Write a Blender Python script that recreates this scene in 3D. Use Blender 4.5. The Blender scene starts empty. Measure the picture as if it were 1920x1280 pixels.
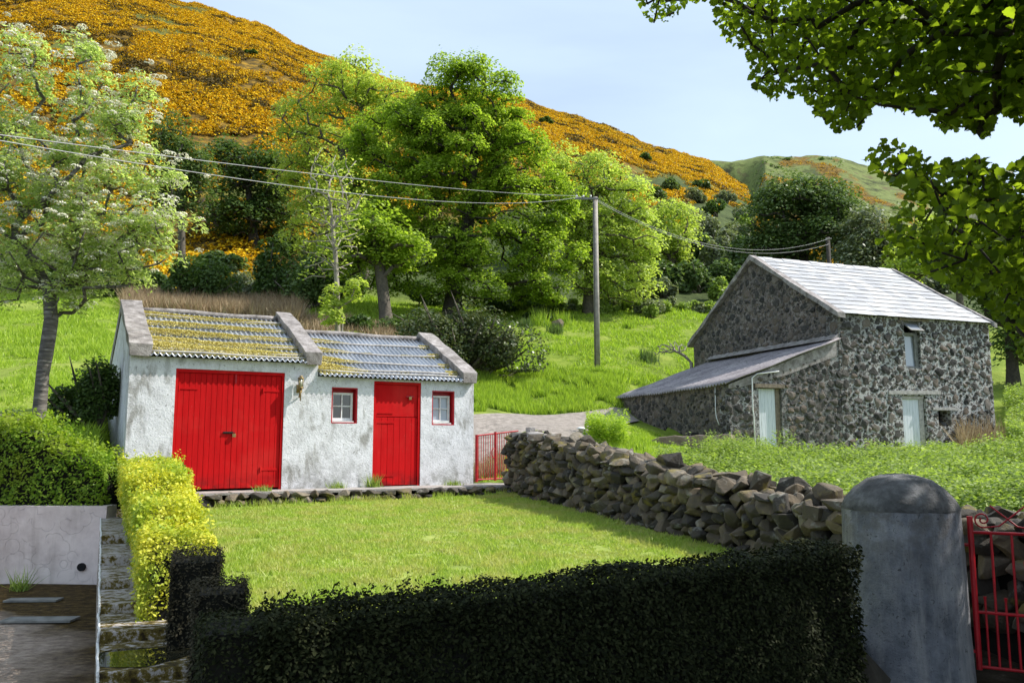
import bpy, bmesh, math, random
import numpy as np
from mathutils import Vector, noise as mnoise
random.seed(7)
R = math.radians
sc = bpy.context.scene
C = sc.collection
# ---------------------------------------------------------------- camera
FPX, HOR, HC = 1540.0, 190.0, 1.6          # focal length and horizon offset in 1920-px units, eye height
TH = math.atan(HOR / FPX)
cam_d = bpy.data.cameras.new('camera'); cam = bpy.data.objects.new('camera', cam_d); C.objects.link(cam)
cam.location = (0, 0, HC); cam.rotation_euler = (R(90) + TH, 0, 0)
cam_d.sensor_width = 36; cam_d.lens = FPX / 1920 * 36; cam_d.clip_start = .05; cam_d.clip_end = 4000
sc.camera = cam
# ---------------------------------------------------------------- light
SAZ, SEL = R(82), R(46)
SUNV = Vector((math.sin(SAZ) * math.cos(SEL), math.cos(SAZ) * math.cos(SEL), math.sin(SEL)))
w = bpy.data.worlds.new('World'); sc.world = w; w.use_nodes = True
wt = w.node_tree; wt.nodes.clear()
def nn(t, ty, **k):
    n = t.nodes.new(ty)
    for a, b in k.items(): setattr(n, a, b)
    return n
wo = nn(wt, 'ShaderNodeOutputWorld'); bg = nn(wt, 'ShaderNodeBackground')
sky = nn(wt, 'ShaderNodeTexSky', sky_type='NISHITA', sun_disc=False, sun_elevation=SEL, sun_rotation=SAZ,
         altitude=50, air_density=1.0, dust_density=1.6, ozone_density=1.4)
tc = nn(wt, 'ShaderNodeTexCoord'); mp = nn(wt, 'ShaderNodeMapping'); mp.inputs['Scale'].default_value = (1.2, 3.2, 6)
mp.inputs['Rotation'].default_value = (.2, .5, .5)
cn = nn(wt, 'ShaderNodeTexNoise'); cn.inputs['Scale'].default_value = 1.3; cn.inputs['Detail'].default_value = 5
cn.inputs['Roughness'].default_value = .5; cn.inputs['Distortion'].default_value = .3
cr = nn(wt, 'ShaderNodeMapRange'); cr.inputs['From Min'].default_value = .25; cr.inputs['From Max'].default_value = .8
cr.inputs['To Min'].default_value = .27; cr.inputs['To Max'].default_value = .44
cm = nn(wt, 'ShaderNodeMixRGB'); cm.inputs['Color2'].default_value = (10.4, 12.4, 14.2, 1)
L = wt.links.new
L(tc.outputs['Generated'], mp.inputs[0]); L(mp.outputs[0], cn.inputs['Vector']); L(cn.outputs['Fac'], cr.inputs[0])
L(cr.outputs[0], cm.inputs['Fac']); L(sky.outputs[0], cm.inputs['Color1']); L(cm.outputs[0], bg.inputs[0])
L(bg.outputs[0], wo.inputs[0]); bg.inputs[1].default_value = .115
sd = bpy.data.lights.new('sun', 'SUN'); sd.energy = 5.0; sd.angle = R(.5); sd.color = (1, .95, .87)
so = bpy.data.objects.new('sun', sd); C.objects.link(so); so.rotation_euler = (-SUNV).to_track_quat('-Z', 'Y').to_euler()
so.location = (30, 5, 40)
sc.view_settings.view_transform = 'Standard'; sc.view_settings.look = 'None'; sc.view_settings.gamma = 1
sc.view_settings.use_curve_mapping = False; sc.view_settings.exposure = .35
sc.cycles.max_bounces = 6; sc.cycles.transparent_max_bounces = 4

# ---------------------------------------------------------------- pixel <-> world helpers
CT, ST = math.cos(TH), math.sin(TH)
def ray(px, py):
    u = (px - 960) / FPX; v = (640 - py) / FPX
    return u, CT - v * ST, ST + v * CT
def at(px, py, Y):
    a, b, c = ray(px, py); k = Y / b
    return Vector((a * k, Y, HC + c * k))
def onz(px, py, z):
    a, b, c = ray(px, py); k = (z - HC) / c
    return Vector((a * k, b * k, z))
def proj(p):
    p = np.asarray(p, float); z = p[..., 2] - HC
    d = p[..., 1] * CT + z * ST; v = -p[..., 1] * ST + z * CT
    d = np.where(d < .05, .05, d)
    return 960 + FPX * p[..., 0] / d, 640 - FPX * v / d
def tanE(row, px=960):
    a, b, c = ray(px, row); return c / b

# ---------------------------------------------------------------- object helpers
def meta(o, label=None, cat=None, group=None, kind=None):
    if label: o['label'] = label
    if cat: o['category'] = cat
    if group: o['group'] = group
    if kind: o['kind'] = kind
    return o
def empty(name, loc, label, cat, group=None):
    o = bpy.data.objects.new(name, None); C.objects.link(o); o.location = loc; o.empty_display_size = .2
    return meta(o, label, cat, group)
def link(name, me, mat, parent=None, smooth=False):
    mats = mat if isinstance(mat, (list, tuple)) else [mat]
    for m in mats: me.materials.append(m)
    o = bpy.data.objects.new(name, me); C.objects.link(o)
    if smooth: me.polygons.foreach_set('use_smooth', [True] * len(me.polygons))
    if parent:
        o.parent = parent; o.matrix_parent_inverse = parent_inv(parent)
    return o
def parent_inv(p):
    from mathutils import Matrix
    m = Matrix.Identity(4); q = p
    chain = []
    while q: chain.append(q); q = q.parent
    for q in reversed(chain):
        m = m @ q.matrix_parent_inverse @ Matrix.LocRotScale(q.location, q.rotation_euler, q.scale)
    return m.inverted()
def npmesh(name, V, K, midx=None):
    """V (n*K,3): n polygons of K own vertices each"""
    V = np.asarray(V, np.float32).reshape(-1, 3); n = len(V) // K
    me = bpy.data.meshes.new(name); me.vertices.add(len(V)); me.vertices.foreach_set('co', V.ravel())
    me.loops.add(n * K); me.loops.foreach_set('vertex_index', np.arange(n * K, dtype=np.int32))
    me.polygons.add(n); me.polygons.foreach_set('loop_start', np.arange(0, n * K, K, dtype=np.int32))
    if midx is not None: me.polygons.foreach_set('material_index', np.asarray(midx, np.int32))
    me.update(calc_edges=True); return me
def ixmesh(name, V, F):
    me = bpy.data.meshes.new(name); me.from_pydata([tuple(map(float, v)) for v in V], [], [tuple(map(int, f)) for f in F]); me.update(); return me
class MB:
    def __init__(s): s.v = []; s.f = []
    def add(s, V, F):
        n = len(s.v); s.v += [tuple(p) for p in V]; s.f += [tuple(i + n for i in f) for f in F]; return s
    def box(s, a, b, fr=None, taper=0):
        x0, y0, z0 = a; x1, y1, z1 = b
        V = [(x0, y0, z0), (x1, y0, z0), (x1, y1, z0), (x0, y1, z0), (x0, y0, z1), (x1, y0, z1), (x1, y1, z1), (x0, y1, z1)]
        if fr: V = [fr(*p) for p in V]
        return s.add(V, [(3, 2, 1, 0), (4, 5, 6, 7), (0, 1, 5, 4), (1, 2, 6, 5), (2, 3, 7, 6), (3, 0, 4, 7)])
    def prism(s, poly, d0, d1, fr):
        """poly in (s,z), extruded along depth d"""
        n = len(poly)
        V = [fr(a, d0, z) for a, z in poly] + [fr(a, d1, z) for a, z in poly]
        F = [tuple(range(n)), tuple(range(2 * n - 1, n - 1, -1))] + [(i, i + n, (i + 1) % n + n, (i + 1) % n) for i in range(n)]
        return s.add(V, F)
    def tube(s, P, r, n=8, cap=True):
        P = [Vector(p) for p in P]; rs = r if isinstance(r, (list, tuple)) else [r] * len(P)
        V = []; up = None
        for i, p in enumerate(P):
            d = (P[min(i + 1, len(P) - 1)] - P[max(i - 1, 0)]).normalized()
            if up is None: up = d.orthogonal().normalized()
            up = (up - d * up.dot(d)).normalized(); sd_ = d.cross(up)
            for k in range(n):
                a = 2 * math.pi * k / n; V.append(p + (up * math.cos(a) + sd_ * math.sin(a)) * rs[i])
        F = [(i * n + k, i * n + (k + 1) % n, (i + 1) * n + (k + 1) % n, (i + 1) * n + k) for i in range(len(P) - 1) for k in range(n)]
        if cap: F += [tuple(range(n - 1, -1, -1)), tuple(range((len(P) - 1) * n, len(P) * n))]
        return s.add(V, F)
    def build(s, name, mat, parent=None, smooth=False, bevel=0):
        me = ixmesh(name, s.v, s.f)
        bm = bmesh.new(); bm.from_mesh(me)
        bmesh.ops.recalc_face_normals(bm, faces=bm.faces)
        bm.to_mesh(me); bm.free()
        o = link(name, me, mat, parent, smooth)
        if bevel:
            m = o.modifiers.new('b', 'BEVEL'); m.width = bevel; m.segments = 2; m.limit_method = 'ANGLE'
        return o

# ---------------------------------------------------------------- materials
def newmat(name):
    m = bpy.data.materials.new(name); m.use_nodes = True; t = m.node_tree
    b = t.nodes['Principled BSDF']; return m, t, b
def ramp(t, cols, inp, interp='LINEAR'):
    r = nn(t, 'ShaderNodeValToRGB'); e = r.color_ramp; e.interpolation = interp
    while len(e.elements) < len(cols): e.elements.new(.5)
    for i, (p, c) in enumerate(cols): e.elements[i].position = p; e.elements[i].color = (*c, 1)
    t.links.new(inp, r.inputs[0]); return r.outputs[0]
def tnoise(t, scale, detail=4, rough=.55, vec=None, dist=0):
    n = nn(t, 'ShaderNodeTexNoise'); n.inputs['Scale'].default_value = scale; n.inputs['Detail'].default_value = detail
    n.inputs['Roughness'].default_value = rough; n.inputs['Distortion'].default_value = dist
    if vec is None: vec = ocoord(t)
    t.links.new(vec, n.inputs['Vector']); return n.outputs['Fac']
def ocoord(t, scale=None):
    g = nn(t, 'ShaderNodeNewGeometry'); o = g.outputs['Position']
    if scale:
        m = nn(t, 'ShaderNodeMapping'); m.inputs['Scale'].default_value = scale; t.links.new(o, m.inputs[0]); o = m.outputs[0]
    return o
def mix(t, fac, a, b, mode='MIX'):
    m = nn(t, 'ShaderNodeMixRGB', blend_type=mode)
    for i, x in ((0, fac), (1, a), (2, b)):
        if hasattr(x, 'links') or isinstance(x, bpy.types.NodeSocket): t.links.new(x, m.inputs[i])
        elif isinstance(x, (int, float)): m.inputs[i].default_value = x if i == 0 else (x, x, x, 1)
        else: m.inputs[i].default_value = (*x, 1)
    return m.outputs[0]
def mth(t, op, a, b=None, c=None, clamp=False):
    m = nn(t, 'ShaderNodeMath', operation=op, use_clamp=clamp)
    for i, x in enumerate((a, b, c)):
        if x is None: continue
        if isinstance(x, (int, float)): m.inputs[i].default_value = x
        else: t.links.new(x, m.inputs[i])
    return m.outputs[0]
def mrange(t, x, a, b, c=0, d=1):
    m = nn(t, 'ShaderNodeMapRange'); m.inputs[1].default_value = a; m.inputs[2].default_value = b; m.inputs[3].default_value = c; m.inputs[4].default_value = d
    t.links.new(x, m.inputs[0]); return m.outputs[0]
def bump(t, b, h, dist=.01, strength=1):
    n = nn(t, 'ShaderNodeBump'); n.inputs['Distance'].default_value = dist; n.inputs['Strength'].default_value = strength
    t.links.new(h, n.inputs['Height']); t.links.new(n.outputs[0], b.inputs['Normal'])
def leafmat(name, cols, trans=.35, tcol=None, rough=.45, patch=0, patchcol=None, spec=.22):
    m, t, b = newmat(name); g = nn(t, 'ShaderNodeNewGeometry')
    n = len(cols); c = ramp(t, [(i / (n - 1), x) for i, x in enumerate(cols)], g.outputs['Random Per Island'])
    if patch:
        f = mrange(t, tnoise(t, patch, 3), .42, .62); c = mix(t, f, c, mix(t, .75, c, patchcol))
    t.links.new(c, b.inputs['Base Color']); b.inputs['Roughness'].default_value = rough
    b.inputs['Specular IOR Level'].default_value = spec
    tr = nn(t, 'ShaderNodeBsdfTranslucent'); t.links.new(mix(t, 1, c, tcol or (1.5, 1.6, .8), 'MULTIPLY'), tr.inputs[0])
    ms = nn(t, 'ShaderNodeMixShader'); ms.inputs[0].default_value = trans
    t.links.new(b.outputs[0], ms.inputs[1]); t.links.new(tr.outputs[0], ms.inputs[2])
    t.links.new(ms.outputs[0], t.nodes['Material Output'].inputs[0]); return m
def plain(name, col, rough=.7, var=.25, scale=20, bmp=.003, metal=0, spec=.4):
    m, t, b = newmat(name); f = tnoise(t, scale, 5)
    c = mix(t, mrange(t, f, .3, .7), tuple(x * (1 - var) for x in col), tuple(min(1, x * (1 + var)) for x in col))
    t.links.new(c, b.inputs['Base Color']); b.inputs['Roughness'].default_value = rough; b.inputs['Metallic'].default_value = metal
    b.inputs['Specular IOR Level'].default_value = spec
    if bmp: bump(t, b, f, bmp)
    return m
M = {}
M['bark'] = plain('bark', (.10, .085, .065), .9, .45, 9, .02)
M['bark_dark'] = plain('bark_dark', (.045, .038, .03), .9, .4, 9, .02)
M['bark_pale'] = plain('bark_pale', (.27, .24, .2), .9, .35, 8, .01)
def rowan_bark():
    m, t, b = newmat('rowan_bark'); v = ocoord(t, (4, 4, 26)); f = tnoise(t, 1, 4, .6, v)
    c = ramp(t, [(.3, (.05, .045, .04)), (.55, (.13, .115, .1)), (.72, (.3, .28, .25))], f)
    t.links.new(c, b.inputs[0]); b.inputs['Roughness'].default_value = .8; bump(t, b, f, .02); return m
M['rowan_bark'] = rowan_bark()
# ---- leaves
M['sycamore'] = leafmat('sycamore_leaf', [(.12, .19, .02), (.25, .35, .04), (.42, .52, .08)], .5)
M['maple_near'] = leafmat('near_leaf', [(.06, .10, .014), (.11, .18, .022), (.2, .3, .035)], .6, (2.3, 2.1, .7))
M['ash'] = leafmat('ash_leaf', [(.26, .33, .07), (.38, .46, .11), (.5, .56, .17)], .5)
M['yellowgreen'] = leafmat('spring_leaf', [(.26, .33, .07), (.38, .45, .1), (.5, .55, .15)], .5)
M['rowan_leaf'] = leafmat('rowan_leaf', [(.24, .31, .11), (.38, .46, .18), (.52, .58, .28)], .55)
M['blossom'] = leafmat('cream_blossom', [(.74, .72, .56), (.82, .8, .68), (.88, .86, .76)], .3, (1, 1, .9))
M['darkleaf'] = leafmat('dark_leaf', [(.04, .075, .02), (.075, .13, .034), (.13, .19, .055)], .35)
M['scrub'] = leafmat('scrub_leaf', [(.07, .12, .035), (.11, .17, .055), (.17, .23, .08)], .3)
M['greyleaf'] = leafmat('grey_leaf', [(.13, .16, .09), (.19, .22, .13), (.26, .29, .18)], .3)
M['bramble'] = leafmat('bramble_leaf', [(.045, .065, .025), (.08, .11, .04), (.14, .15, .07)], .2, rough=.3)
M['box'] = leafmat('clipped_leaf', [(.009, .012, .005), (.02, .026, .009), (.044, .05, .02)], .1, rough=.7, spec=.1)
M['privet_y'] = leafmat('golden_privet', [(.42, .46, .035), (.64, .62, .05), (.82, .78, .12)], .35, (1.2, 1.2, .6), patch=2.2, patchcol=(.18, .34, .03))
M['privet_g'] = leafmat('green_privet', [(.10, .18, .018), (.19, .31, .03), (.34, .46, .05)], .45, patch=1.7, patchcol=(.3, .36, .04))
M['nettle'] = leafmat('nettle_leaf', [(.13, .19, .04), (.24, .33, .07), (.38, .46, .13)], .4)
M['grass'] = leafmat('lawn_blade', [(.22, .32, .05), (.33, .44, .075), (.45, .52, .13)], .35, patch=2.3, patchcol=(.46, .44, .17))
M['fieldgrass'] = leafmat('field_blade', [(.2, .3, .03), (.3, .42, .045), (.42, .52, .09)], .4)
M['drygrass'] = leafmat('dry_blade', [(.22, .15, .08), (.36, .26, .15), (.48, .38, .24)], .25, (1, 1, 1))
M['moss'] = leafmat('roof_moss', [(.52, .44, .12), (.68, .6, .22), (.8, .73, .34)], .1, (1, 1, .8), .9)
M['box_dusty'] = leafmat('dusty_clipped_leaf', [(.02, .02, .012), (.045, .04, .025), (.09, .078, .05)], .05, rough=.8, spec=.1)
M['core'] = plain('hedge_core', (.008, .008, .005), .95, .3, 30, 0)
# ---- masonry and paint
def limewash():
    m, t, b = newmat('limewash'); f = tnoise(t, 5, 8, .65); g = tnoise(t, 1.1, 5, .6)
    v = tnoise(t, 1, 6, .6, ocoord(t, (7, 7, 2.2)), .4)
    c = ramp(t, [(.25, (.42, .42, .44)), (.42, (.64, .64, .67)), (.6, (.76, .76, .8))], f)
    c = mix(t, mrange(t, mth(t, 'MULTIPLY', v, g), .27, .37, 0, .8), c, (.27, .26, .24))
    sp = nn(t, 'ShaderNodeSeparateXYZ'); t.links.new(ocoord(t), sp.inputs[0])
    low = mth(t, 'MULTIPLY', mrange(t, sp.outputs[2], 1.35, .8), mrange(t, tnoise(t, 4, 6, .7), .42, .62))
    c = mix(t, mth(t, 'MULTIPLY', low, .75), c, (.12, .12, .09))
    cr_ = mrange(t, tnoise(t, 14, 3, .5, None, 2.5), .63, .68, 0, .7)
    c = mix(t, cr_, c, (.16, .15, .14))
    t.links.new(c, b.inputs[0]); b.inputs['Roughness'].default_value = .9
    bump(t, b, mix(t, .5, f, tnoise(t, 28, 5, .7)), .02); return m
M['lime'] = limewash()
def yardwall():
    m, t, b = newmat('pink_render'); f = tnoise(t, 4, 6, .65)
    vo = nn(t, 'ShaderNodeTexVoronoi', feature='F1'); vo.inputs['Scale'].default_value = 6.5; t.links.new(ocoord(t), vo.inputs[0])
    ring = mrange(t, mth(t, 'ABSOLUTE', mth(t, 'SUBTRACT', vo.outputs['Distance'], .55)), 0, .02, 0, 1); ring = mth(t, 'MAXIMUM', ring, mrange(t, tnoise(t, 3.3, 3), .47, .53))
    c = ramp(t, [(.3, (.58, .49, .47)), (.6, (.78, .68, .65))], f)
    st = mrange(t, tnoise(t, 1, 5, .6, ocoord(t, (9, 9, 1))), .5, .7, 0, .35); c = mix(t, st, c, (.36, .3, .27))
    c = mix(t, mth(t, 'MULTIPLY', mth(t, 'SUBTRACT', 1, ring), .22), c, (.2, .16, .16))
    t.links.new(c, b.inputs[0]); b.inputs['Roughness'].default_value = .9; bump(t, b, mth(t, 'ADD', mth(t, 'MULTIPLY', ring, .3), f), .012); return m
M['pink'] = yardwall()
def concrete(name, c0, c1, c2, sc_=3, bd=.02, rough=.9):
    m, t, b = newmat(name); f = tnoise(t, sc_, 9, .68); c = ramp(t, [(.33, c0), (.5, c1), (.66, c2)], f)
    t.links.new(c, b.inputs[0]); b.inputs['Roughness'].default_value = rough; bump(t, b, tnoise(t, sc_ * 7, 8, .7), bd); return m
M['coping'] = concrete('weathered_coping', (.12, .105, .095), (.27, .245, .235), (.42, .39, .38), 5)
M['slab'] = concrete('terrace_concrete', (.2, .19, .17), (.36, .33, .31), (.48, .44, .41), 4)
M['pillar'] = concrete('pillar_render', (.075, .08, .10), (.20, .21, .25), (.36, .36, .38), 2.6, .02)
M['pillar_cap'] = concrete('pillar_dome', (.07, .07, .07), (.16, .16, .165), (.3, .3, .31), 6, .05)
M['stone'] = None
def pillarmat():
    m, t, b = newmat('stained_render'); f = tnoise(t, 2.6, 9, .7); st = tnoise(t, 1, 7, .7, ocoord(t, (7, 7, 1.1))); sp = nn(t, 'ShaderNodeSeparateXYZ'); t.links.new(ocoord(t), sp.inputs[0])
    c = ramp(t, [(.33, (.085, .09, .11)), (.5, (.19, .2, .235)), (.66, (.33, .335, .36))], f)
    c = mix(t, mrange(t, st, .46, .62, 0, .55), c, (.42, .41, .41)); top = mrange(t, sp.outputs[2], .55, 1.15)
    c = mix(t, mth(t, 'MULTIPLY', top, mrange(t, tnoise(t, 6, 7, .7), .42, .56, 0, .75)), c, (.13, .115, .10))
    c = mix(t, mrange(t, tnoise(t, 17, 2, .5, None, 3), .655, .68, 0, .7), c, (.05, .05, .055))
    t.links.new(c, b.inputs[0]); b.inputs['Roughness'].default_value = .9; bump(t, b, mth(t, 'ADD', st, tnoise(t, 18, 8, .72)), .03); return m
M['pillar'] = pillarmat()
def drystone():
    m, t, b = newmat('basalt_boulders'); g = nn(t, 'ShaderNodeNewGeometry'); f = tnoise(t, 9, 8, .68)
    base = ramp(t, [(0, (.035, .03, .025)), (.3, (.075, .062, .044)), (.55, (.13, .10, .066)), (.8, (.2, .15, .095)), (1, (.27, .235, .18))], g.outputs['Random Per Island'])
    c = mix(t, mrange(t, f, .35, .7), mix(t, .6, base, (.05, .045, .04)), base)
    li = mrange(t, tnoise(t, 6, 4, .6), .6, .68, 0, .5); c = mix(t, li, c, (.36, .35, .31))
    mo = mrange(t, tnoise(t, 3.1, 5, .6), .56, .66, 0, .75); c = mix(t, mo, c, (.24, .19, .04))
    t.links.new(c, b.inputs[0]); b.inputs['Roughness'].default_value = .9; bump(t, b, f, .03); return m
M['stone'] = drystone()
def rubble(name, mort0, mort1, st0, st1, st2, thr=.42, pale=None):
    m, t, b = newmat(name); P = ocoord(t)
    wn = nn(t, 'ShaderNodeTexNoise'); wn.inputs['Scale'].default_value = 5; wn.inputs['Detail'].default_value = 5; t.links.new(P, wn.inputs['Vector'])
    va = nn(t, 'ShaderNodeVectorMath', operation='MULTIPLY_ADD'); t.links.new(wn.outputs['Color'], va.inputs[0]); va.inputs[1].default_value = (.16, .16, .14); t.links.new(P, va.inputs[2])
    mpn = nn(t, 'ShaderNodeMapping'); mpn.inputs['Scale'].default_value = (1, 1, 1.25); t.links.new(va.outputs[0], mpn.inputs[0])
    def vor(s):
        v = nn(t, 'ShaderNodeTexVoronoi', feature='F1'); v.inputs['Scale'].default_value = s; v.inputs['Randomness'].default_value = .95; t.links.new(mpn.outputs[0], v.inputs['Vector'])
        e = nn(t, 'ShaderNodeTexVoronoi', feature='DISTANCE_TO_EDGE'); e.inputs['Scale'].default_value = s; e.inputs['Randomness'].default_value = .95; t.links.new(mpn.outputs[0], e.inputs['Vector'])
        sp = nn(t, 'ShaderNodeSeparateColor'); t.links.new(v.outputs['Color'], sp.inputs[0])
        rr = mth(t, 'ADD', mth(t, 'MULTIPLY', sp.outputs[0], .22), thr - .11)
        a = mrange(t, mth(t, 'SUBTRACT', rr, v.outputs['Distance']), -.015, .05)
        ed = mrange(t, e.outputs['Distance'], .035, .075)
        return mth(t, 'MULTIPLY', a, ed), sp.outputs[1]
    a1, r1 = vor(7.5); a2, r2 = vor(13)
    a2 = mth(t, 'MULTIPLY', a2, mrange(t, r2, .12, .17))
    mask = mth(t, 'MAXIMUM', a1, a2); rnd = mix(t, mth(t, 'GREATER_THAN', a1, .4), r2, r1)
    f = tnoise(t, 26, 6, .65)
    stc = ramp(t, [(.1, st0), (.5, st1), (.9, st2)], rnd); stc = mix(t, mrange(t, f, .4, .65, 0, .55), stc, mix(t, .5, stc, (.3, .28, .27)))
    mo = ramp(t, [(.38, mort0), (.6, mort1)], tnoise(t, 3, 8, .7)); mo = mix(t, mrange(t, f, .3, .5, .5, 0), mo, (.1, .09, .08))
    dk = mrange(t, tnoise(t, .5, 4, .6), .42, .55); mo = mix(t, mth(t, 'MULTIPLY', dk, .62), mo, (.1, .09, .085))
    if pale:
        sp = nn(t, 'ShaderNodeSeparateXYZ'); t.links.new(P, sp.inputs[0]); mo = mix(t, mth(t, 'MULTIPLY', mrange(t, mth(t, 'ADD', sp.outputs[0], mth(t, 'MULTIPLY', tnoise(t, .9, 4), 3)), 10.6, 12.6), .7), mo, pale)
    c = mix(t, mask, mo, stc); t.links.new(c, b.inputs[0]); b.inputs['Roughness'].default_value = .85
    h = mth(t, 'ADD', mth(t, 'MULTIPLY', mask, .7), mth(t, 'MULTIPLY', f, .5)); bump(t, b, h, .05, .9); return m
M['rub_front'] = rubble('rubble_front', (.2, .2, .2), (.42, .415, .41), (.025, .025, .025), (.06, .055, .05), (.13, .11, .09), .44, (.5, .5, .49))
M['rub_gable'] = rubble('rubble_gable', (.2, .17, .155), (.34, .295, .275), (.03, .026, .022), (.065, .052, .042), (.13, .095, .07), .47)
M['rub_lean'] = rubble('rubble_leanto', (.15, .12, .10), (.28, .235, .2), (.035, .028, .024), (.08, .062, .048), (.15, .12, .095), .50)
def slate():
    m, t, b = newmat('roof_slate'); g = nn(t, 'ShaderNodeNewGeometry'); f = tnoise(t, 12, 6)
    c = ramp(t, [(0, (.31, .31, .32)), (.6, (.39, .39, .39)), (1, (.5, .49, .48))], g.outputs['Random Per Island'])
    c = mix(t, mrange(t, f, .55, .75, 0, .6), c, (.55, .54, .51)); t.links.new(c, b.inputs[0]); b.inputs['Roughness'].default_value = .42; b.inputs['Specular IOR Level'].default_value = .9
    bump(t, b, f, .006); return m
M['slate'] = slate()
def tin(name, c0, c1, c2, rough, metal, lich=(.5, .5, .48)):
    m, t, b = newmat(name); f = tnoise(t, 1.6, 8, .7); c = ramp(t, [(.35, c0), (.5, c1), (.65, c2)], f)
    c = mix(t, mrange(t, tnoise(t, 13, 5, .7), .54, .64, 0, .75), c, lich)
    t.links.new(c, b.inputs[0]); b.inputs['Roughness'].default_value = rough; b.inputs['Metallic'].default_value = metal; bump(t, b, f, .004); return m
M['tin'] = tin('galvanised_sheet', (.25, .27, .3), (.38, .4, .44), (.52, .54, .58), .36, .45)
M['fibre'] = tin('weathered_sheet', (.16, .14, .15), (.26, .235, .245), (.36, .33, .33), .8, 0, (.07, .06, .065))
def paint(name, c0, c1, rough=.45, plank=0, dirt=(.1, .01, .01), bd=.002):
    m, t, b = newmat(name); b.inputs['Specular IOR Level'].default_value = .12; f = tnoise(t, 1, 6, .6, ocoord(t, (14, 14, 1.6))); c = ramp(t, [(.3, c0), (.7, c1)], f)
    sp = nn(t, 'ShaderNodeSeparateXYZ'); t.links.new(ocoord(t), sp.inputs[0])
    lo = mth(t, 'MULTIPLY', mrange(t, sp.outputs[2], 1.12, .85), mrange(t, tnoise(t, 7, 4), .35, .6)); c = mix(t, mth(t, 'MULTIPLY', lo, .75), c, dirt); c = mix(t, mrange(t, tnoise(t, 1.3, 5, .6), .5, .68, 0, .3), c, (.62, .05, .04)); c = mix(t, mrange(t, tnoise(t, 55, 3, .6), .70, .74, 0, .5), c, (.5, .3, .26))
    t.links.new(c, b.inputs[0]); b.inputs['Roughness'].default_value = rough; bump(t, b, f, bd); return m
M['red'] = paint('red_gloss', (.46, .003, .005), (.58, .006, .008), .7)
M['redmetal'] = plain('red_metal', (.42, .012, .02), .4, .25, 12, .001)
def bluedoor():
    m, t, b = newmat('flaking_blue_paint'); f = tnoise(t, 1, 7, .7, ocoord(t, (30, 30, 2.5)))
    c = ramp(t, [(.3, (.32, .34, .34)), (.42, (.6, .65, .7)), (.7, (.74, .76, .82))], f); t.links.new(c, b.inputs[0]); b.inputs['Roughness'].default_value = .7; bump(t, b, f, .004); return m
M['blue'] = bluedoor()
M['white'] = plain('white_paint', (.74, .75, .75), .5, .12, 18, .001)
M['wood'] = plain('old_wood', (.2, .16, .12), .85, .4, 12, .004)
M['woodgrey'] = plain('grey_wood', (.4, .38, .36), .85, .3, 10, .004)
M['pole'] = plain('creosote_pole', (.34, .31, .27), .85, .25, 7, .004)
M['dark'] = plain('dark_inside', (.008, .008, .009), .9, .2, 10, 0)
M['iron'] = plain('black_iron', (.03, .03, .03), .5, .3, 30, .001, .5)
M['brass'] = plain('old_brass', (.3, .22, .1), .5, .4, 30, .001, .9)
M['cable'] = plain('cable', (.4, .4, .42), .5, .05, 5, 0)
M['porcelain'] = plain('porcelain', (.7, .7, .68), .25, .05, 5, 0)
M['metalgrey'] = plain('grey_metal', (.2, .2, .19), .7, .35, 9, .004, .1)
def glass(name, col, rough=.04):
    m, t, b = newmat(name); b.inputs[0].default_value = (*col, 1); b.inputs['Roughness'].default_value = rough; b.inputs['Specular IOR Level'].default_value = 1.0
    b.inputs['Coat Weight'].default_value = .6; b.inputs['Coat Roughness'].default_value = .02; return m
M['glass'] = glass('window_glass', (.012, .015, .018))
M['glass_blue'] = glass('sky_tinted_glass', (.32, .36, .42), .15)  # blue-grey base colour paints the reflected sky into the pane
M['lens'] = glass('lamp_glass', (.5, .48, .36), .1)
# ---------------------------------------------------------------- terrain
def _h(i, j, s):
    n = (i * 374761393 + j * 668265263 + s * 974711) & 0xffffffff
    n = ((n ^ (n >> 13)) * 1274126177) & 0xffffffff
    return ((n ^ (n >> 16)) & 0xffff) / 65535.0
def vn(x, y, s=0):
    x = np.asarray(x, float); y = np.asarray(y, float)
    i = np.floor(x).astype(np.int64); j = np.floor(y).astype(np.int64); fx = x - i; fy = y - j
    fx = fx * fx * (3 - 2 * fx); fy = fy * fy * (3 - 2 * fy)
    a = _h(i, j, s); b = _h(i + 1, j, s); c = _h(i, j + 1, s); d = _h(i + 1, j + 1, s)
    return (a * (1 - fx) + b * fx) * (1 - fy) + (c * (1 - fx) + d * fx) * fy
def fbm(x, y, s=0, o=4):
    r = 0; a = .5; t = 0
    for k in range(o): r = r + a * vn(x * 2 ** k, y * 2 ** k, s + k); t += a; a *= .55
    return r / t
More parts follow.
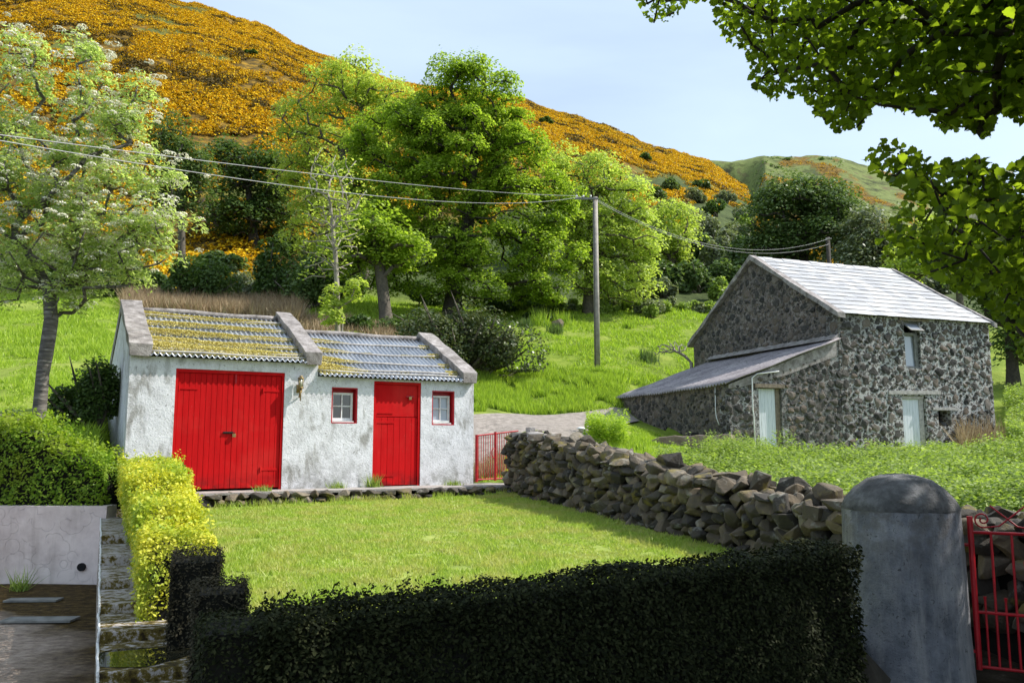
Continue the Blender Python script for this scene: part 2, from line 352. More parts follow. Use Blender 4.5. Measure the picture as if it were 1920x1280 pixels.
NEAR = [(-200, [(0, 0), (9.98, 0), (10.35, .84), (12.4, 1.65), (20, 3.5), (40, 8.4), (48, 10.5)]),
        (190, [(0, 0), (9.98, 0), (10.35, .84), (12.4, 1.35), (16, 2.3), (20, 3.3), (40, 8.4), (48, 10.6)]),
        (232, [(0, 0), (9.98, 0), (10.35, .7), (12.4, .75), (16.2, 1.2), (18, 2.4), (21, 3.3), (40, 8.3), (48, 10.6)]),
        (260, [(0, 0), (12.1, 0), (13.2, .72), (17, .74), (19.5, 2.2), (24, 3.9), (40, 8.3), (48, 10.6)]),
        (620, [(0, 0), (13.1, 0), (14.4, .72), (18.8, .76), (21, 1.9), (26, 3.4), (40, 8.0), (48, 10.4)]),
        (885, [(0, 0), (13.9, 0), (15.3, .72), (19.9, .9), (23, 2.1), (27, 2.9), (45, 8.8), (48, 9.6)]),
        (1000, [(0, 0), (12, .1), (15, .72), (16.5, .85), (19, 1.66), (23, 2.12), (27, 2.5), (29, 3.3), (45, 8.9), (48, 9.6)]),
        (1150, [(0, 0), (9, .3), (14, .62), (19, 1.25), (22.5, 1.85), (27.5, 2.5), (30, 3.5), (33, 4.5), (45, 8.7), (48, 9.6)]),
        (1300, [(0, 0), (7, .1), (9, .35), (14, .55), (20, 1.15), (24, 1.6), (27, 2.0), (33, 4.2), (45, 8.6), (48, 9.4)]),
        (1600, [(0, 0), (6.8, 0), (8.5, .35), (16, .72), (22, 1.15), (26, 1.6), (33, 3.2), (46, 7.6), (48, 8.2)]),
        (1900, [(0, 0), (6.3, 0), (7.8, .3), (16, .72), (22, 1.2), (27, 1.8), (35, 3.6), (46, 7.6), (48, 8.2)])]
RIDGE = [(-900, -120), (-300, -90), (0, -50), (200, -22), (330, 6), (450, 42), (600, 107), (690, 140), (780, 155), (960, 186), (1100, 221),
         (1200, 256), (1260, 281), (1300, 290), (1340, 304), (1380, 332), (1412, 354)]
FARR = [(1340, 299), (1400, 297), (1450, 291), (1550, 293), (1620, 301), (1700, 326), (1800, 350), (1920, 366), (2400, 390)]
FAR = []
for px, row in RIDGE:
    yr = np.interp(px, [-300, 330, 780, 1200, 1412], [165, 190, 205, 210, 175]); zr = HC + yr * tanE(row)
    z60 = np.interp(px, [0, 900, 1200, 1412], [15.5, 15.5, 14, 13.5])
    mid = .5 * (z60 + zr) + np.interp(px, [0, 900, 1300], [3, 3, 0])
    pts = [(60, z60), ((60 + yr) / 2, mid), (yr, zr), (yr + 12, zr), (yr + 70, zr * .72)]
    if px >= 1300: pts += [(330, 76), (520, HC + 520 * tanE(302) - (1340 - px if px < 1340 else 0) * .5), (640, 150), (900, 60)]
    else: pts += [(520, 60), (900, 20)]
    FAR.append((px, pts))
for px, row in FARR:
    if px < 1450: continue
    zr = HC + 520 * tanE(row)
    FAR.append((px, [(60, 12.5), (110, 25), (150, 36 if px < 1600 else 32), (280, 70 if px < 1750 else 62), (520, zr), (640, zr * .8), (900, 60)]))
def _cols(cols, px, Y):
    xs = np.array([c[0] for c in cols], float)
    Z = np.stack([np.interp(Y, [p[0] for p in c[1]], [p[1] for p in c[1]]) for c in cols])
    px = np.clip(px, xs[0], xs[-1]); k = np.clip(np.searchsorted(xs, px) - 1, 0, len(xs) - 2)
    f = (px - xs[k]) / (xs[k + 1] - xs[k]); i = np.arange(len(px)); return Z[k, i] * (1 - f) + Z[k + 1, i] * f
def pxY(x, y):
    yy = np.maximum(y, .5); return 960 + FPX * (x / (yy / CT)) , y      # column a ground point lies in (near the horizon row)
def terr(x, y):
    x = np.atleast_1d(np.asarray(x, float)); y = np.atleast_1d(np.asarray(y, float)); px = 960 + FPX * x / np.maximum(y, .5)
    n = _cols(NEAR, px, y); f = _cols(FAR, px, y); t = np.clip((y - 48) / 12, 0, 1); z = n * (1 - t) + f * t
    a = np.interp(y, [0, 17, 24, 30, 36, 45, 60, 90, 300, 520], [0, 0, .6, .9, .6, .6, .9, 2.2, 5, 7])
    gul = np.clip((1450 - px) / 70, 0, 1) * np.clip((y - 330) / 60, 0, 1) * np.clip((508 - y) / 25, 0, 1) * (px > 1290); z = z - 42 * gul
    road = np.clip(np.abs(y - 23.5) - 4.2, 0, 2) / 2; road = np.where((px > 850) & (px < 1250), road, 1)
    z = z + a * road * (fbm(x * .33 / np.maximum(1, y / 45), y * .33 / np.maximum(1, y / 45), 5) - .5)
    z = z + np.where(y > 250, 26 * (fbm(x / 60, y / 90, 31, 3) - .5) * np.clip((y - 250) / 100, 0, 1) * np.clip((515 - y) / 80, 0, 1), 0)
    z = np.where(y > 19, z + .12 * road * (fbm(x * 1.1, y * 1.1, 9, 2) - .5), z)
    return z
def tz(x, y): return float(terr([x], [y])[0])
def gorse_mask(x, y):
    """1 where gorse grows"""
    px = 960 + FPX * x / np.maximum(y, 1)
    lo = np.interp(px, [-400, 240, 300, 530, 620, 900, 1100, 1200, 1300, 1412, 1440], [58, 56, 47, 48, 62, 66, 90, 120, 122, 125, 150])
    nz = fbm(x / 14, y / 14, 3)
    g = np.clip((y + (nz - .5) * 26 - lo) / 5, 0, 1)
    bare = np.clip((fbm(x / 9, y / 12, 41) - .66) / .05, 0, 1); g = g * (1 - .8 * bare) * (y < 262)
    low = np.clip((fbm(x / 6, y / 9, 17) - .56) / .04, 0, 1) * (px > 1150) * (px < 1420) * (y > 66) * (y < 125)
    far = np.clip((fbm(x / 16, y / 26, 23) - np.interp(y, [100, 200, 330, 480], [.36, .42, .48, .57])) / .05, 0, 1) * (px > 1425) * (y > 95)
    return np.where((px > 1425), far, np.maximum(g * (px < 1425), low))
ang = np.concatenate([np.arange(-180, -50, 5), np.arange(-50, 50.01, .17), np.arange(55, 180, 5)]); ang = np.radians(ang)
rad = np.concatenate([np.arange(.6, 48, .4), 48 * 1.0125 ** np.arange(0, 240)])
A_, R_ = np.meshgrid(ang, rad); X_ = (R_ * np.sin(A_)).ravel(); Y_ = (R_ * np.cos(A_)).ravel()
Z_ = terr(X_, Y_)
back = Y_ < 1; Z_[back] = 0
nA, nR = len(ang), len(rad)
V = np.stack([X_, Y_, Z_ - .03], 1); V = np.vstack([V, [[0, 0, -.03]]])
i, j = np.meshgrid(np.arange(nR - 1), np.arange(nA), indexing='ij'); j2 = (j + 1) % nA
Q = np.stack([i * nA + j, i * nA + j2, (i + 1) * nA + j2, (i + 1) * nA + j], -1).reshape(-1, 4)
me = bpy.data.meshes.new('ground'); me.vertices.add(len(V)); me.vertices.foreach_set('co', V.astype(np.float32).ravel())
T = np.stack([np.full(nA, nR * nA), (np.arange(nA) + 1) % nA, np.arange(nA)], 1)
me.loops.add(Q.size + T.size); me.loops.foreach_set('vertex_index', np.concatenate([Q.ravel(), T.ravel()]).astype(np.int32))
me.polygons.add(len(Q) + len(T)); me.polygons.foreach_set('loop_start', np.concatenate([np.arange(len(Q)) * 4, Q.size + np.arange(len(T)) * 3]).astype(np.int32))
me.update(calc_edges=True)
gm = gorse_mask(X_, Y_); PX_ = 960 + FPX * X_ / np.maximum(Y_, 1)
scr = np.clip((Y_ - 47) / 4, 0, 1) * (PX_ < 1440) * (1 - gm) * (Y_ < 240); scr = np.where(PX_ > 1440, np.clip((Y_ - 47) / 4, 0, 1) * np.clip((150 - Y_) / 40, 0, 1), scr)
col = np.stack([np.append(gm, 0), np.append(scr, 0), np.append(np.clip((X_ * 0 + 12.9 - Y_) / .5, 0, 1), 1), np.ones(len(V))], 1).astype(np.float32)
ca = me.color_attributes.new('zone', 'FLOAT_COLOR', 'POINT'); ca.data.foreach_set('color', col.ravel())
def groundmat():
    m, t, b = newmat('hill_and_field'); a = nn(t, 'ShaderNodeAttribute', attribute_name='zone'); sp = nn(t, 'ShaderNodeSeparateColor'); t.links.new(a.outputs['Color'], sp.inputs[0])
    f = tnoise(t, .8, 8, .65); f2 = tnoise(t, .12, 6, .6)
    g = ramp(t, [(.3, (.09, .13, .018)), (.5, (.17, .24, .03)), (.68, (.27, .32, .055))], f)
    g = mix(t, mrange(t, f2, .45, .65, 0, .5), g, (.25, .3, .07))
    s = ramp(t, [(.35, (.035, .05, .018)), (.65, (.09, .12, .04))], f)
    o = ramp(t, [(.35, (.05, .035, .015)), (.5, (.13, .085, .02)), (.66, (.35, .2, .02))], f)
    sy = nn(t, 'ShaderNodeSeparateXYZ'); t.links.new(ocoord(t), sy.inputs[0]); hg = ramp(t, [(.36, (.03, .035, .018)), (.44, (.09, .11, .035)), (.52, (.17, .21, .065)), (.58, (.12, .13, .05)), (.66, (.14, .10, .055))], tnoise(t, .06, 10, .78))
    g = mix(t, mrange(t, sy.outputs[1], 150, 260), g, hg)
    d = ramp(t, [(.35, (.02, .016, .01)), (.6, (.07, .055, .04)), (.7, (.16, .14, .11))], tnoise(t, 4, 8, .7))
    c = mix(t, sp.outputs[1], g, s); c = mix(t, sp.outputs[0], c, o); c = mix(t, sp.outputs[2], c, d)
    t.links.new(c, b.inputs[0]); b.inputs['Roughness'].default_value = .95; b.inputs['Specular IOR Level'].default_value = .1
    bump(t, b, f, .25); return m
ground = link('ground', me, groundmat(), smooth=True); meta(ground, 'grassy field rising to a gorse covered hillside behind the sheds', 'ground', kind='structure')

rng = np.random.default_rng(11)
def unit(v): return v / np.maximum(np.linalg.norm(v, axis=-1, keepdims=True), 1e-9)
DIA = np.array([[-.5, 0], [-.12, .5], [.5, 0.05], [-.08, -.5]])
HEXL = np.array([[-.5, 0], [-.25, .38], [.12, .42], [.5, 0], [.12, -.42], [-.25, -.38]])
LOBE = np.array([[-.46, 0], [-.48, .2], [-.34, .38], [-.22, .36], [-.1, .52], [.04, .42], [.16, .42], [.24, .26], [.34, .22], [.52, 0], [.34, -.22], [.24, -.26], [.16, -.42], [.04, -.42], [-.1, -.52], [-.22, -.36], [-.34, -.38], [-.48, -.2]])
def leafV(P, size, aspect=.6, up=.6, shape=DIA, tang=None, droop=0, out=None, outw=0, bend=0):
    n = len(P); size = np.broadcast_to(size, (n,)) * rng.uniform(.7, 1.3, n)
    N = rng.normal(size=(n, 3)); N = unit(N); N[:, 2] = np.abs(N[:, 2]) + up
    if out is not None: N = N + out * outw
    N = unit(N); T = rng.normal(size=(n, 3)) if tang is None else tang + rng.normal(size=(n, 3)) * .3
    T[:, 2] -= droop; T = unit(T - N * (T * N).sum(1, keepdims=True)); B = np.cross(N, T)
    s = shape; K = len(s)
    V = P[:, None, :] + T[:, None, :] * (s[None, :, 0:1] * size[:, None, None]) + B[:, None, :] * (s[None, :, 1:2] * (size * aspect)[:, None, None])
    if bend: V = V + N[:, None, :] * ((s[None, :, 0:1] ** 2 * -bend + np.abs(s[None, :, 1:2]) * bend) * size[:, None, None])
    return V.reshape(-1, 3), K
def leafobj(name, P, size, mat, parent=None, **k):
    V, K = leafV(np.asarray(P, float), size, **k)
    return link(name, npmesh(name, V, K), mat, parent)
def blades(P, h, wd, lean=.35):
    n = len(P); h = np.broadcast_to(h, (n,)) * rng.uniform(.5, 1.3, n); a = rng.uniform(0, 2 * np.pi, n); wd = np.broadcast_to(wd, (n,))
    T = np.stack([np.cos(a), np.sin(a), 0 * a], 1) * (wd * .5)[:, None]; ln = rng.normal(size=(n, 3)) * lean * h[:, None]; ln[:, 2] = 0
    tip = P + ln; tip[:, 2] += h
    return np.stack([P - T, P + T, tip], 1).reshape(-1, 3)

# ---------------------------------------------------------------- gorse: thousands of flowering bushes on the hill
def gorse():
    n = 290000; px = rng.uniform(-400, 2000, n); Y = np.sqrt(rng.uniform(46 ** 2, 215 ** 2, n))
    nf = 16000; px = np.concatenate([px, rng.uniform(1300, 2000, nf)]); Y = np.concatenate([Y, rng.uniform(150, 500, nf)])
    x = (px - 960) / FPX * Y; m = gorse_mask(x, Y) > rng.uniform(.1, 1, len(x))
    keep = m & (fbm(x / 2.6, Y / 3.6, 77, 3) > .385)
    x = x[keep]; Y = Y[keep]; z = terr(x, Y); n = len(x)
    r = rng.uniform(.26, .58, n) * np.where(Y > 240, 2.2, 1)
    K = np.where(Y < 100, 24, 13); idx = np.repeat(np.arange(n), K)
    d = unit(rng.normal(size=(len(idx), 3))); d[:, 2] = np.abs(d[:, 2])
    rr = r[idx] * rng.uniform(.65, 1.05, len(idx))
    P = np.stack([x[idx], Y[idx], z[idx]], 1) + d * rr[:, None] * np.array([1, 1, .95])
    V, k = leafV(P, r[idx] * .5, aspect=.8, up=.1, out=d, outw=1.0)
    flower = fbm(P[:, 0] / 5, P[:, 1] / 5, 55, 3)
    mi = np.where(rng.uniform(size=len(idx)) < .35 + .75 * d[:, 2] - np.clip(flower - .55, 0, 1) * 4, 0, 1)
    o = link('gorse', npmesh('gorse', V, k, mi), [leafmat('gorse_flower', [(.48, .27, .01), (.69, .43, .014), (.84, .60, .04)], .2, (1.1, 1, .5), spec=.02),
                                                    leafmat('gorse_stem', [(.03, .028, .012), (.08, .06, .02), (.17, .11, .025)], .1, spec=.05)])
    meta(o, 'dense yellow flowering gorse covering the steep hillside', 'gorse', kind='stuff')
gorse()

# ---------------------------------------------------------------- trees
def skeleton(trunk, att, step=.45, sag=0., jit=.12, bias=.35):
    N = [np.array(p, float) for p in trunk]; par = [-1] + list(range(len(trunk) - 1)); nt = len(trunk)
    P = np.zeros((60000, 3)); P[:nt] = trunk; n = nt; plen = np.zeros(60000)
    for k in range(1, nt): plen[k] = plen[k - 1] + np.linalg.norm(P[k] - P[k - 1])
    top = P[nt - 1]; order = np.argsort(np.linalg.norm(att - top, axis=1)); tips = []
    parr = np.full(60000, -1); parr[:nt] = par
    lowest = max(1, nt // 2)
    for a in att[order]:
        d = np.linalg.norm(P[lowest:n] - a, axis=1); c = d + bias * plen[lowest:n] * .5 + np.maximum(0, P[lowest:n, 2] - a[2]) * .5
        q = lowest + int(np.argmin(c)); b = P[q]; D = np.linalg.norm(a - b); m = max(1, int(D / step)); last = q
        off = rng.normal(size=3) * jit * D; off[2] += -sag * D
        for s in range(1, m + 1):
            t = s / m; p = b + (a - b) * t + off * math.sin(math.pi * t) + rng.normal(size=3) * .03 * D / m
            if n >= 59999: break
            P[n] = p; parr[n] = last; plen[n] = plen[last] + D / m; last = n; n += 1
        tips.append(last)
    return P[:n], parr[:n], nt, tips
def limbs(name, P, par, nt, tips, r0, rtip, mat, parent, n=6, expo=2.3, flare=1.5, keep=None):
    cnt = np.zeros(len(P)); 
    for t in tips: cnt[t] += 1
    for k in range(len(P) - 1, 0, -1):
        if par[k] >= 0: cnt[par[k]] += cnt[k]
    tot = max(cnt[0], 1); r = rtip + (r0 - rtip) * (cnt / tot) ** (1 / expo * 1.15); r = np.maximum(r, rtip)
    zs = P[:nt, 2]; r[:nt] = np.maximum(r[:nt], r0 * .55); r[0] = r0 * flare
    if nt > 2: r[1] = r0 * 1.08
    D = np.zeros_like(P); kids = [[] for _ in P]
    for k in range(1, len(P)): D[k] = P[k] - P[par[k]]; kids[par[k]].append(k)
    D[0] = P[1] - P[0]; D = unit(D); ref = np.array([.3, .2, .93]); 
    U = np.cross(D, np.where(np.abs(D @ ref)[:, None] > .95, np.array([1, 0, 0.]), ref)); U = unit(U); W = np.cross(D, U)
    a = np.arange(n) * 2 * np.pi / n; ca, sa = np.cos(a), np.sin(a)
    ring = lambda k: P[k] + r[k] * (ca[:, None] * U[k] + sa[:, None] * W[k])
    V = []; F = []
    for k in range(1, len(P)):
        q = par[k]; b = len(V)
        if keep is not None and not keep[k]: continue
        rq = min(r[q], r[k] * 1.25) if q >= nt or k >= nt else r[q]
        V += list(P[q] + rq * (ca[:, None] * U[k] + sa[:, None] * W[k])) if not (k < nt) else list(ring(q)); V += list(ring(k))
        F += [(b + s, b + (s + 1) % n, b + n + (s + 1) % n, b + n + s) for s in range(n)]
        if k in tips: F.append(tuple(b + n + s for s in range(n)))
    return link(name, ixmesh(name, V, F), mat, parent, smooth=True)
def lobes_att(lobes, Y0, n, depth=1.0, shell=.0, seed=0):
    """lobes: (px,row,rx_px,rz_px[,dY]) -> attractor points in ellipsoids standing round distance Y0"""
    out = []; wts = np.array([l[2] * l[2] * l[3] for l in lobes], float) ** .58; wts /= wts.sum()
    for l, wt_ in zip(lobes, wts):
        Yc = Y0 + (l[4] if len(l) > 4 else 0); c = np.array(at(l[0], l[1], Yc)); k = Yc / FPX; m = max(3, int(n * wt_))
        d = unit(rng.normal(size=(m, 3))); rr = rng.uniform(shell, 1, m) ** (1 / 2.4)
        out.append(c + d * rr[:, None] * np.array([l[2] * k, l[2] * k * depth, l[3] * k]))
    return np.vstack(out)
def tree(name, label, cat, trunk_px, Y0, lobes, natt, nleaf, leaf, rc, mat, bark, r0, rtip=.012, flat=.55, group=None, depth=1.0, shell=.2, sag=0., aspect=.6, up=.6, shape=DIA, step=.5, jit=.12, base_z=None, crown='crown', droop=0, bias=.35, lnoise=0):
    base = at(trunk_px[0][0], trunk_px[0][1], Y0); zt = tz(base.x, Y0) if base_z is None else base_z
    trunk = [at(p[0], p[1], Y0 + (p[2] if len(p) > 2 else 0)) for p in trunk_px]
    tr0 = trunk[0].copy(); tr0.z = min(zt - .15, tr0.z - .02); trunk[0] = tr0
    fine = [trunk[0]]
    for p, q in zip(trunk, trunk[1:]):
        for s in (1, 2): fine.append(p.lerp(q, s / 2))
    att = lobes_att(lobes, Y0, natt, depth, shell)
    root = empty(name, (trunk[0].x, trunk[0].y, zt), label, cat, group)
    P, par, nt, tips = skeleton([np.array(p) for p in fine], att, step, sag, jit, bias)
    limbs('trunk', P, par, nt, tips, r0, rtip, bark, root)
    m = max(1, nleaf // len(att)); idx = np.repeat(np.arange(len(att)), m)
    rcs = rc * rng.uniform(.6, 1.3, len(att))
    rr_ = np.sqrt(rng.uniform(0, 1, len(idx))); aa = rng.uniform(0, 6.2832, len(idx)); O_ = np.stack([rr_ * np.cos(aa), rr_ * np.sin(aa), .75 - rr_ * .5], 1)
    L_ = att[idx] + O_ * rcs[idx][:, None] * np.array([.85, .85, 0]); L_[:, 2] += rcs[idx] * flat * (1 - rr_ ** 2) * .9 + rng.normal(size=len(idx)) * rcs[idx] * .13
    leafobj(crown, L_, leaf, mat, root, up=up, out=O_, outw=.9, aspect=aspect, shape=shape, droop=droop)
    return root, att
def bush(name, label, cat, px, row, rx, rz, Y, n, leaf, mat, group=None, lumps=9, bare=0, aspect=.6):
    """leafy shrub with its own stems; px,row is the middle of its foot"""
    c = at(px, row, Y); z0 = tz(c.x, Y); k = Y / FPX; W_, H_ = rx * k, rz * k
    root = empty(name, (c.x, Y, z0), label, cat, group)
    lc = []
    for q in range(lumps):
        a = rng.uniform(0, 2 * np.pi); rr = rng.uniform(0, .75) ** .7; hh = rng.uniform(.25, .8) * (1 - .45 * rr)
        lc.append((c.x + math.cos(a) * rr * W_, Y + math.sin(a) * rr * W_ * .8, z0 + hh * H_, rng.uniform(.28, .5)))
    lc.append((c.x, Y, z0 + H_ * .6, .5)); lc = np.array(lc); idx = rng.integers(0, len(lc), n)
    d = unit(rng.normal(size=(n, 3))); rad_ = rng.uniform(.25, 1, n) ** (1 / 3) * lc[idx, 3]
    rad_ = rad_ * (1 + .35 * (fbm(d[:, 0] * 3 + idx, d[:, 2] * 3, 3) - .5))
    P = lc[idx, :3] + d * rad_[:, None] * np.array([W_, W_ * .8, H_ * .85]); P[:, 2] = np.maximum(P[:, 2], z0 + .02)
    leafobj('foliage', P, leaf, mat, root, up=.3, out=d, outw=.5, aspect=aspect)
    mb = MB()
    for q in range(lumps + bare):
        p = lc[q % len(lc)]; e = Vector(p[:3]) + Vector(rng.normal(size=3)) * .15 * H_
        s = Vector((c.x + rng.normal() * .08 * W_, Y + rng.normal() * .08 * W_, z0 - .1)); mdl = s.lerp(e, .5) + Vector(rng.normal(size=3)) * .06 * H_
        mb.tube([s, mdl, e, e + (e - mdl) * .5], [.03 * H_ + .008, .02 * H_ + .006, .012 * H_ + .004, .004], 5)
    mb.build('stem', M['bark'], root, True)
    return root
# tall sycamore behind the shed
tree('sycamore_tree', 'tall broad bright green sycamore with forked dark limbs, largest tree behind the shed', 'tree',
     [(848, 566), (852, 520), (868, 470), (880, 400), (888, 320), (890, 240)], 42,
     [(850, 330, 120, 80), (865, 150, 50, 36), (870, 185, 85, 62), (935, 205, 58, 58), (800, 215, 62, 46), (840, 240, 90, 50), (860, 270, 130, 70), (960, 310, 90, 70), (740, 270, 90, 70), (690, 330, 60, 70), (800, 380, 130, 70),
      (970, 400, 105, 60), (1040, 380, 45, 45), (1035, 470, 60, 50), (930, 480, 120, 60), (780, 470, 110, 60), (720, 430, 70, 60), (900, 545, 120, 32), (1000, 540, 65, 38), (730, 520, 50, 40)],
     620, 140000, .165, .92, M['sycamore'], M['bark_dark'], .42, .022, .6, depth=.8, shell=.25, sag=-.05)
# ---------------------------------------------------------------- local frames
def frame(o, az):
    s_, c_ = math.sin(R(az)), math.cos(R(az))
    return lambda s, d, z: Vector((o[0] + s * s_ - d * c_, o[1] + s * c_ + d * s_, z))
def sag_(s, z): return .02 * math.sin(s * 1.7 + z)
def wall_cells(mb, s0, s1, z0, z1, holes, d0, d1, fr):
    """wall slab between s0..s1, z0..z1 with rectangular holes, outer face at d0, inner at d1"""
    S = sorted({s0, s1, *[h[0] for h in holes], *[h[1] for h in holes]}); Z = sorted({z0, z1, *[h[2] for h in holes], *[h[3] for h in holes]})
    ins = lambda a, b: any(h[0] < a < h[1] and h[2] < b < h[3] for h in holes)
    full = {}
    def vid(i, j, d):
        k = (i, j, d)
        if k not in full: full[k] = len(mb.v); mb.v.append(tuple(fr(S[i], d0 if d == 0 else d1, Z[j])))
        return full[k]
    ok = lambda i, j: 0 <= i < len(S) - 1 and 0 <= j < len(Z) - 1 and not ins((S[i] + S[i + 1]) / 2, (Z[j] + Z[j + 1]) / 2)
    for i in range(len(S) - 1):
        for j in range(len(Z) - 1):
            if not ok(i, j): continue
            mb.f.append((vid(i, j, 0), vid(i + 1, j, 0), vid(i + 1, j + 1, 0), vid(i, j + 1, 0)))
            mb.f.append((vid(i, j, 1), vid(i, j + 1, 1), vid(i + 1, j + 1, 1), vid(i + 1, j, 1)))
            for (di, dj, p, q) in ((-1, 0, (i, j), (i, j + 1)), (1, 0, (i + 1, j), (i + 1, j + 1)), (0, -1, (i, j), (i + 1, j)), (0, 1, (i, j + 1), (i + 1, j + 1))):
                if not ok(i + di, j + dj): mb.f.append((vid(*p, 0), vid(*q, 0), vid(*q, 1), vid(*p, 1)))
def corrugated(s0, s1, A, B, pitch, amp, fr, along='s', n2=8, sagz=.0, thick=.004, wob=0):
    """sheet from line A=(d,z) at the eave to B=(d,z) at the ridge, waves across s"""
    ns = int((s1 - s0) / pitch * 8); V = []; F = []
    for i in range(ns + 1):
        s = s0 + (s1 - s0) * i / ns; h = amp * math.cos(2 * math.pi * s / pitch)
        for j in range(n2 + 1):
            t = j / n2; d = A[0] + (B[0] - A[0]) * t; z = A[1] + (B[1] - A[1]) * t
            z += h - sagz * math.sin(math.pi * t) * math.sin(math.pi * i / ns) + wob * (mnoise.noise(Vector((s * .6, t * 2, 3))) if wob else 0)
            V.append(fr(s, d, z))
    m = n2 + 1
    for i in range(ns):
        for j in range(n2): F.append((i * m + j, (i + 1) * m + j, (i + 1) * m + j + 1, i * m + j + 1))
    return V, F
# ---------------------------------------------------------------- white shed
o0 = at(325, 800, 13.5); SF = frame((o0.x, o0.y), 60)
shed = empty('shed', SF(2.4, 0, .8), 'whitewashed two-bay shed with red doors and mossy corrugated roofs, behind the lawn', 'shed')
D_ = 4.1; B0 = .72
G = (0, 1.79, B0 - .1, 2.82); S1 = (3.44, 4.39, B0 - .1, 2.74); W1 = (2.64, 3.13, 1.95, 2.6); W2 = (4.62, 5.10, 1.94, 2.6)
mb = MB(); wall_cells(mb, -.70, 2.38, B0 - .3, 3.0, [G], 0, .28, SF); wall_cells(mb, 2.38, 5.52, B0 - .3, 2.78, [S1, W1, W2], .0, .28, SF)
ft = mb.build('front_wall', M['lime'], shed)
mb = MB()
mb.prism([(.285, B0 - .3), (D_, B0 - .3), (D_, 3.0), (2.05, 4.03), (.285, 3.13)], -.70, -.42, lambda a, d, z: SF(d, a, z))
mb.prism([(.285, B0 - .3), (D_, B0 - .3), (D_, 2.85), (2.05, 3.82), (.285, 2.9)], 5.25, 5.52, lambda a, d, z: SF(d, a, z))
mb.prism([(.285, B0 - .3), (D_, B0 - .3), (D_, 3.0), (2.05, 4.03), (.285, 3.13)], 2.14, 2.38, lambda a, d, z: SF(d, a, z))
mb.box((-.42, D_ - .25, B0 - .3), (2.14, D_, 3.0), SF); mb.box((2.38, D_ - .25, B0 - .3), (5.25, D_, 2.75), SF)
mb.build('gable_wall', M['lime'], shed)
def roof(s0, s1, ez, rz_, name):
    V, F = corrugated(s0, s1, (-.12, ez), (2.05, rz_), .09, .021, SF, n2=10, sagz=.03)
    me_ = ixmesh(name, V, F); r = link(name, me_, M['tin'], shed, True)
    md = r.modifiers.new('t', 'SOLIDIFY'); md.thickness = .003
    V, F = corrugated(s0, s1, (2.07, rz_), (D_ + .1, ez), .09, .021, SF, n2=4)
    link('rear_' + name, ixmesh(name, V, F), M['tin'], shed, True)
    rc_ = MB(); rc_.tube([SF(s, 2.06, rz_ + .02 + .01 * math.sin(s * 4)) for s in np.linspace(s0, s1, 14)], .055, 8); rc_.build('ridge_cap', M['coping'], shed, True)
    return r
roof(-.42, 2.14, 3.02, 4.04, 'roof'); roof(2.39, 5.25, 2.8, 3.83, 'roof')
def coping(s0, s1, ez, rz_, seed):
    random.seed(seed); mb = MB(); n = 7; V = []
    for i in range(n + 1):
        t = i / n; d = -.12 + (2.1 + .12) * t; z = ez + (rz_ - ez) * t
        for (ss, zz) in ((s0, -.12), (s0 - .02, .1), (s1 + .02, .1), (s1, -.12)):
            V.append(SF(ss + random.uniform(-.012, .012), d + random.uniform(-.02, .02), z + zz + random.uniform(-.012, .012)))
    F = [(i * 4 + k, i * 4 + (k + 1) % 4, i * 4 + 4 + (k + 1) % 4, i * 4 + 4 + k) for i in range(n) for k in range(4)] + [(0, 1, 2, 3), (n * 4 + 3, n * 4 + 2, n * 4 + 1, n * 4)]
    mb.add(V, F); mb.build('coping', M['coping'], shed, bevel=.012)
    mb = MB(); mb.prism([(2.11, rz_ - .12), (2.11, rz_ + .1), (4.2, ez + .1), (4.2, ez - .12)], s0, s1, lambda a, d, z: SF(d, a, z)); mb.build('coping', M['coping'], shed)
coping(-.72, -.40, 3.1, 4.13, 1); coping(2.13, 2.4, 3.1, 4.13, 2); coping(5.24, 5.54, 2.88, 3.92, 3)
# battens across the sheets with moss growing on them
def batten(s0, s1, ez, rz_, t, moss, wid):
    d = -.12 + 2.17 * t; z = ez + (rz_ - ez) * t + .02; mb = MB()
    P = [SF(s, d, z + .012 + .008 * math.sin(s * 3 + t * 9) - .03 * math.sin(math.pi * t) * math.sin(math.pi * (s - s0) / (s1 - s0))) for s in np.linspace(s0, s1, 16)]
    mb.tube(P, .020, 6); bt = mb.build('batten', M['woodgrey'], shed, True)
    pts = []
    for s in np.arange(s0, s1, .0032):
        k = moss(s) * (.55 + .7 * float(fbm(s * 1.7 + t * 11, t * 5, 8)))
        if k < .12: continue
        for q in range(16):
            off = rng.normal() * .036 * wid * k
            dd = d + off + .035 * wid * k; up_ = max(0, .065 * k * (1 - (off / (.08 * wid * k)) ** 2))
            pts.append(SF(s + rng.normal() * .01, dd, ez + (rz_ - ez) * (dd + .12) / 2.17 + .012 + rng.uniform(.2, 1) * up_))
    if pts: leafobj('moss', np.array([tuple(p) for p in pts]), .024, M['moss'], bt, up=.5, aspect=.8)
for k, t in enumerate((.09, .25, .45, .66, .86)):
    lim = (1.15, 2.3, 2.3, 2.3, 2.3)[k]
    batten(-.42, 2.14, 3.02, 4.04, t, lambda s: (1.25 - .25 * (s + .4)) if k else 1.4 - .3 * s, (1.7, 1.5, 1.25, 1.15, .9)[k])
batten(-.42, 2.14, 3.02, 4.04, .035, lambda s: .9 * float(vn(s * 3, 1, 2)), 1.0)
for k, t in enumerate((.12, .3, .53, .76)):
    batten(2.39, 5.25, 2.8, 3.83, t, lambda s: max(1.5 - (s - 2.4) * 1.3, .85 if s > 5.02 else .1, .5 * float(vn(s * 2.2, k, 6)) - .15), (1.5, 1.3, 1., .8)[k])
batten(2.39, 5.25, 2.8, 3.83, .05, lambda s: max(1.5 - (s - 2.4) * 1.6, 0), 1.3)
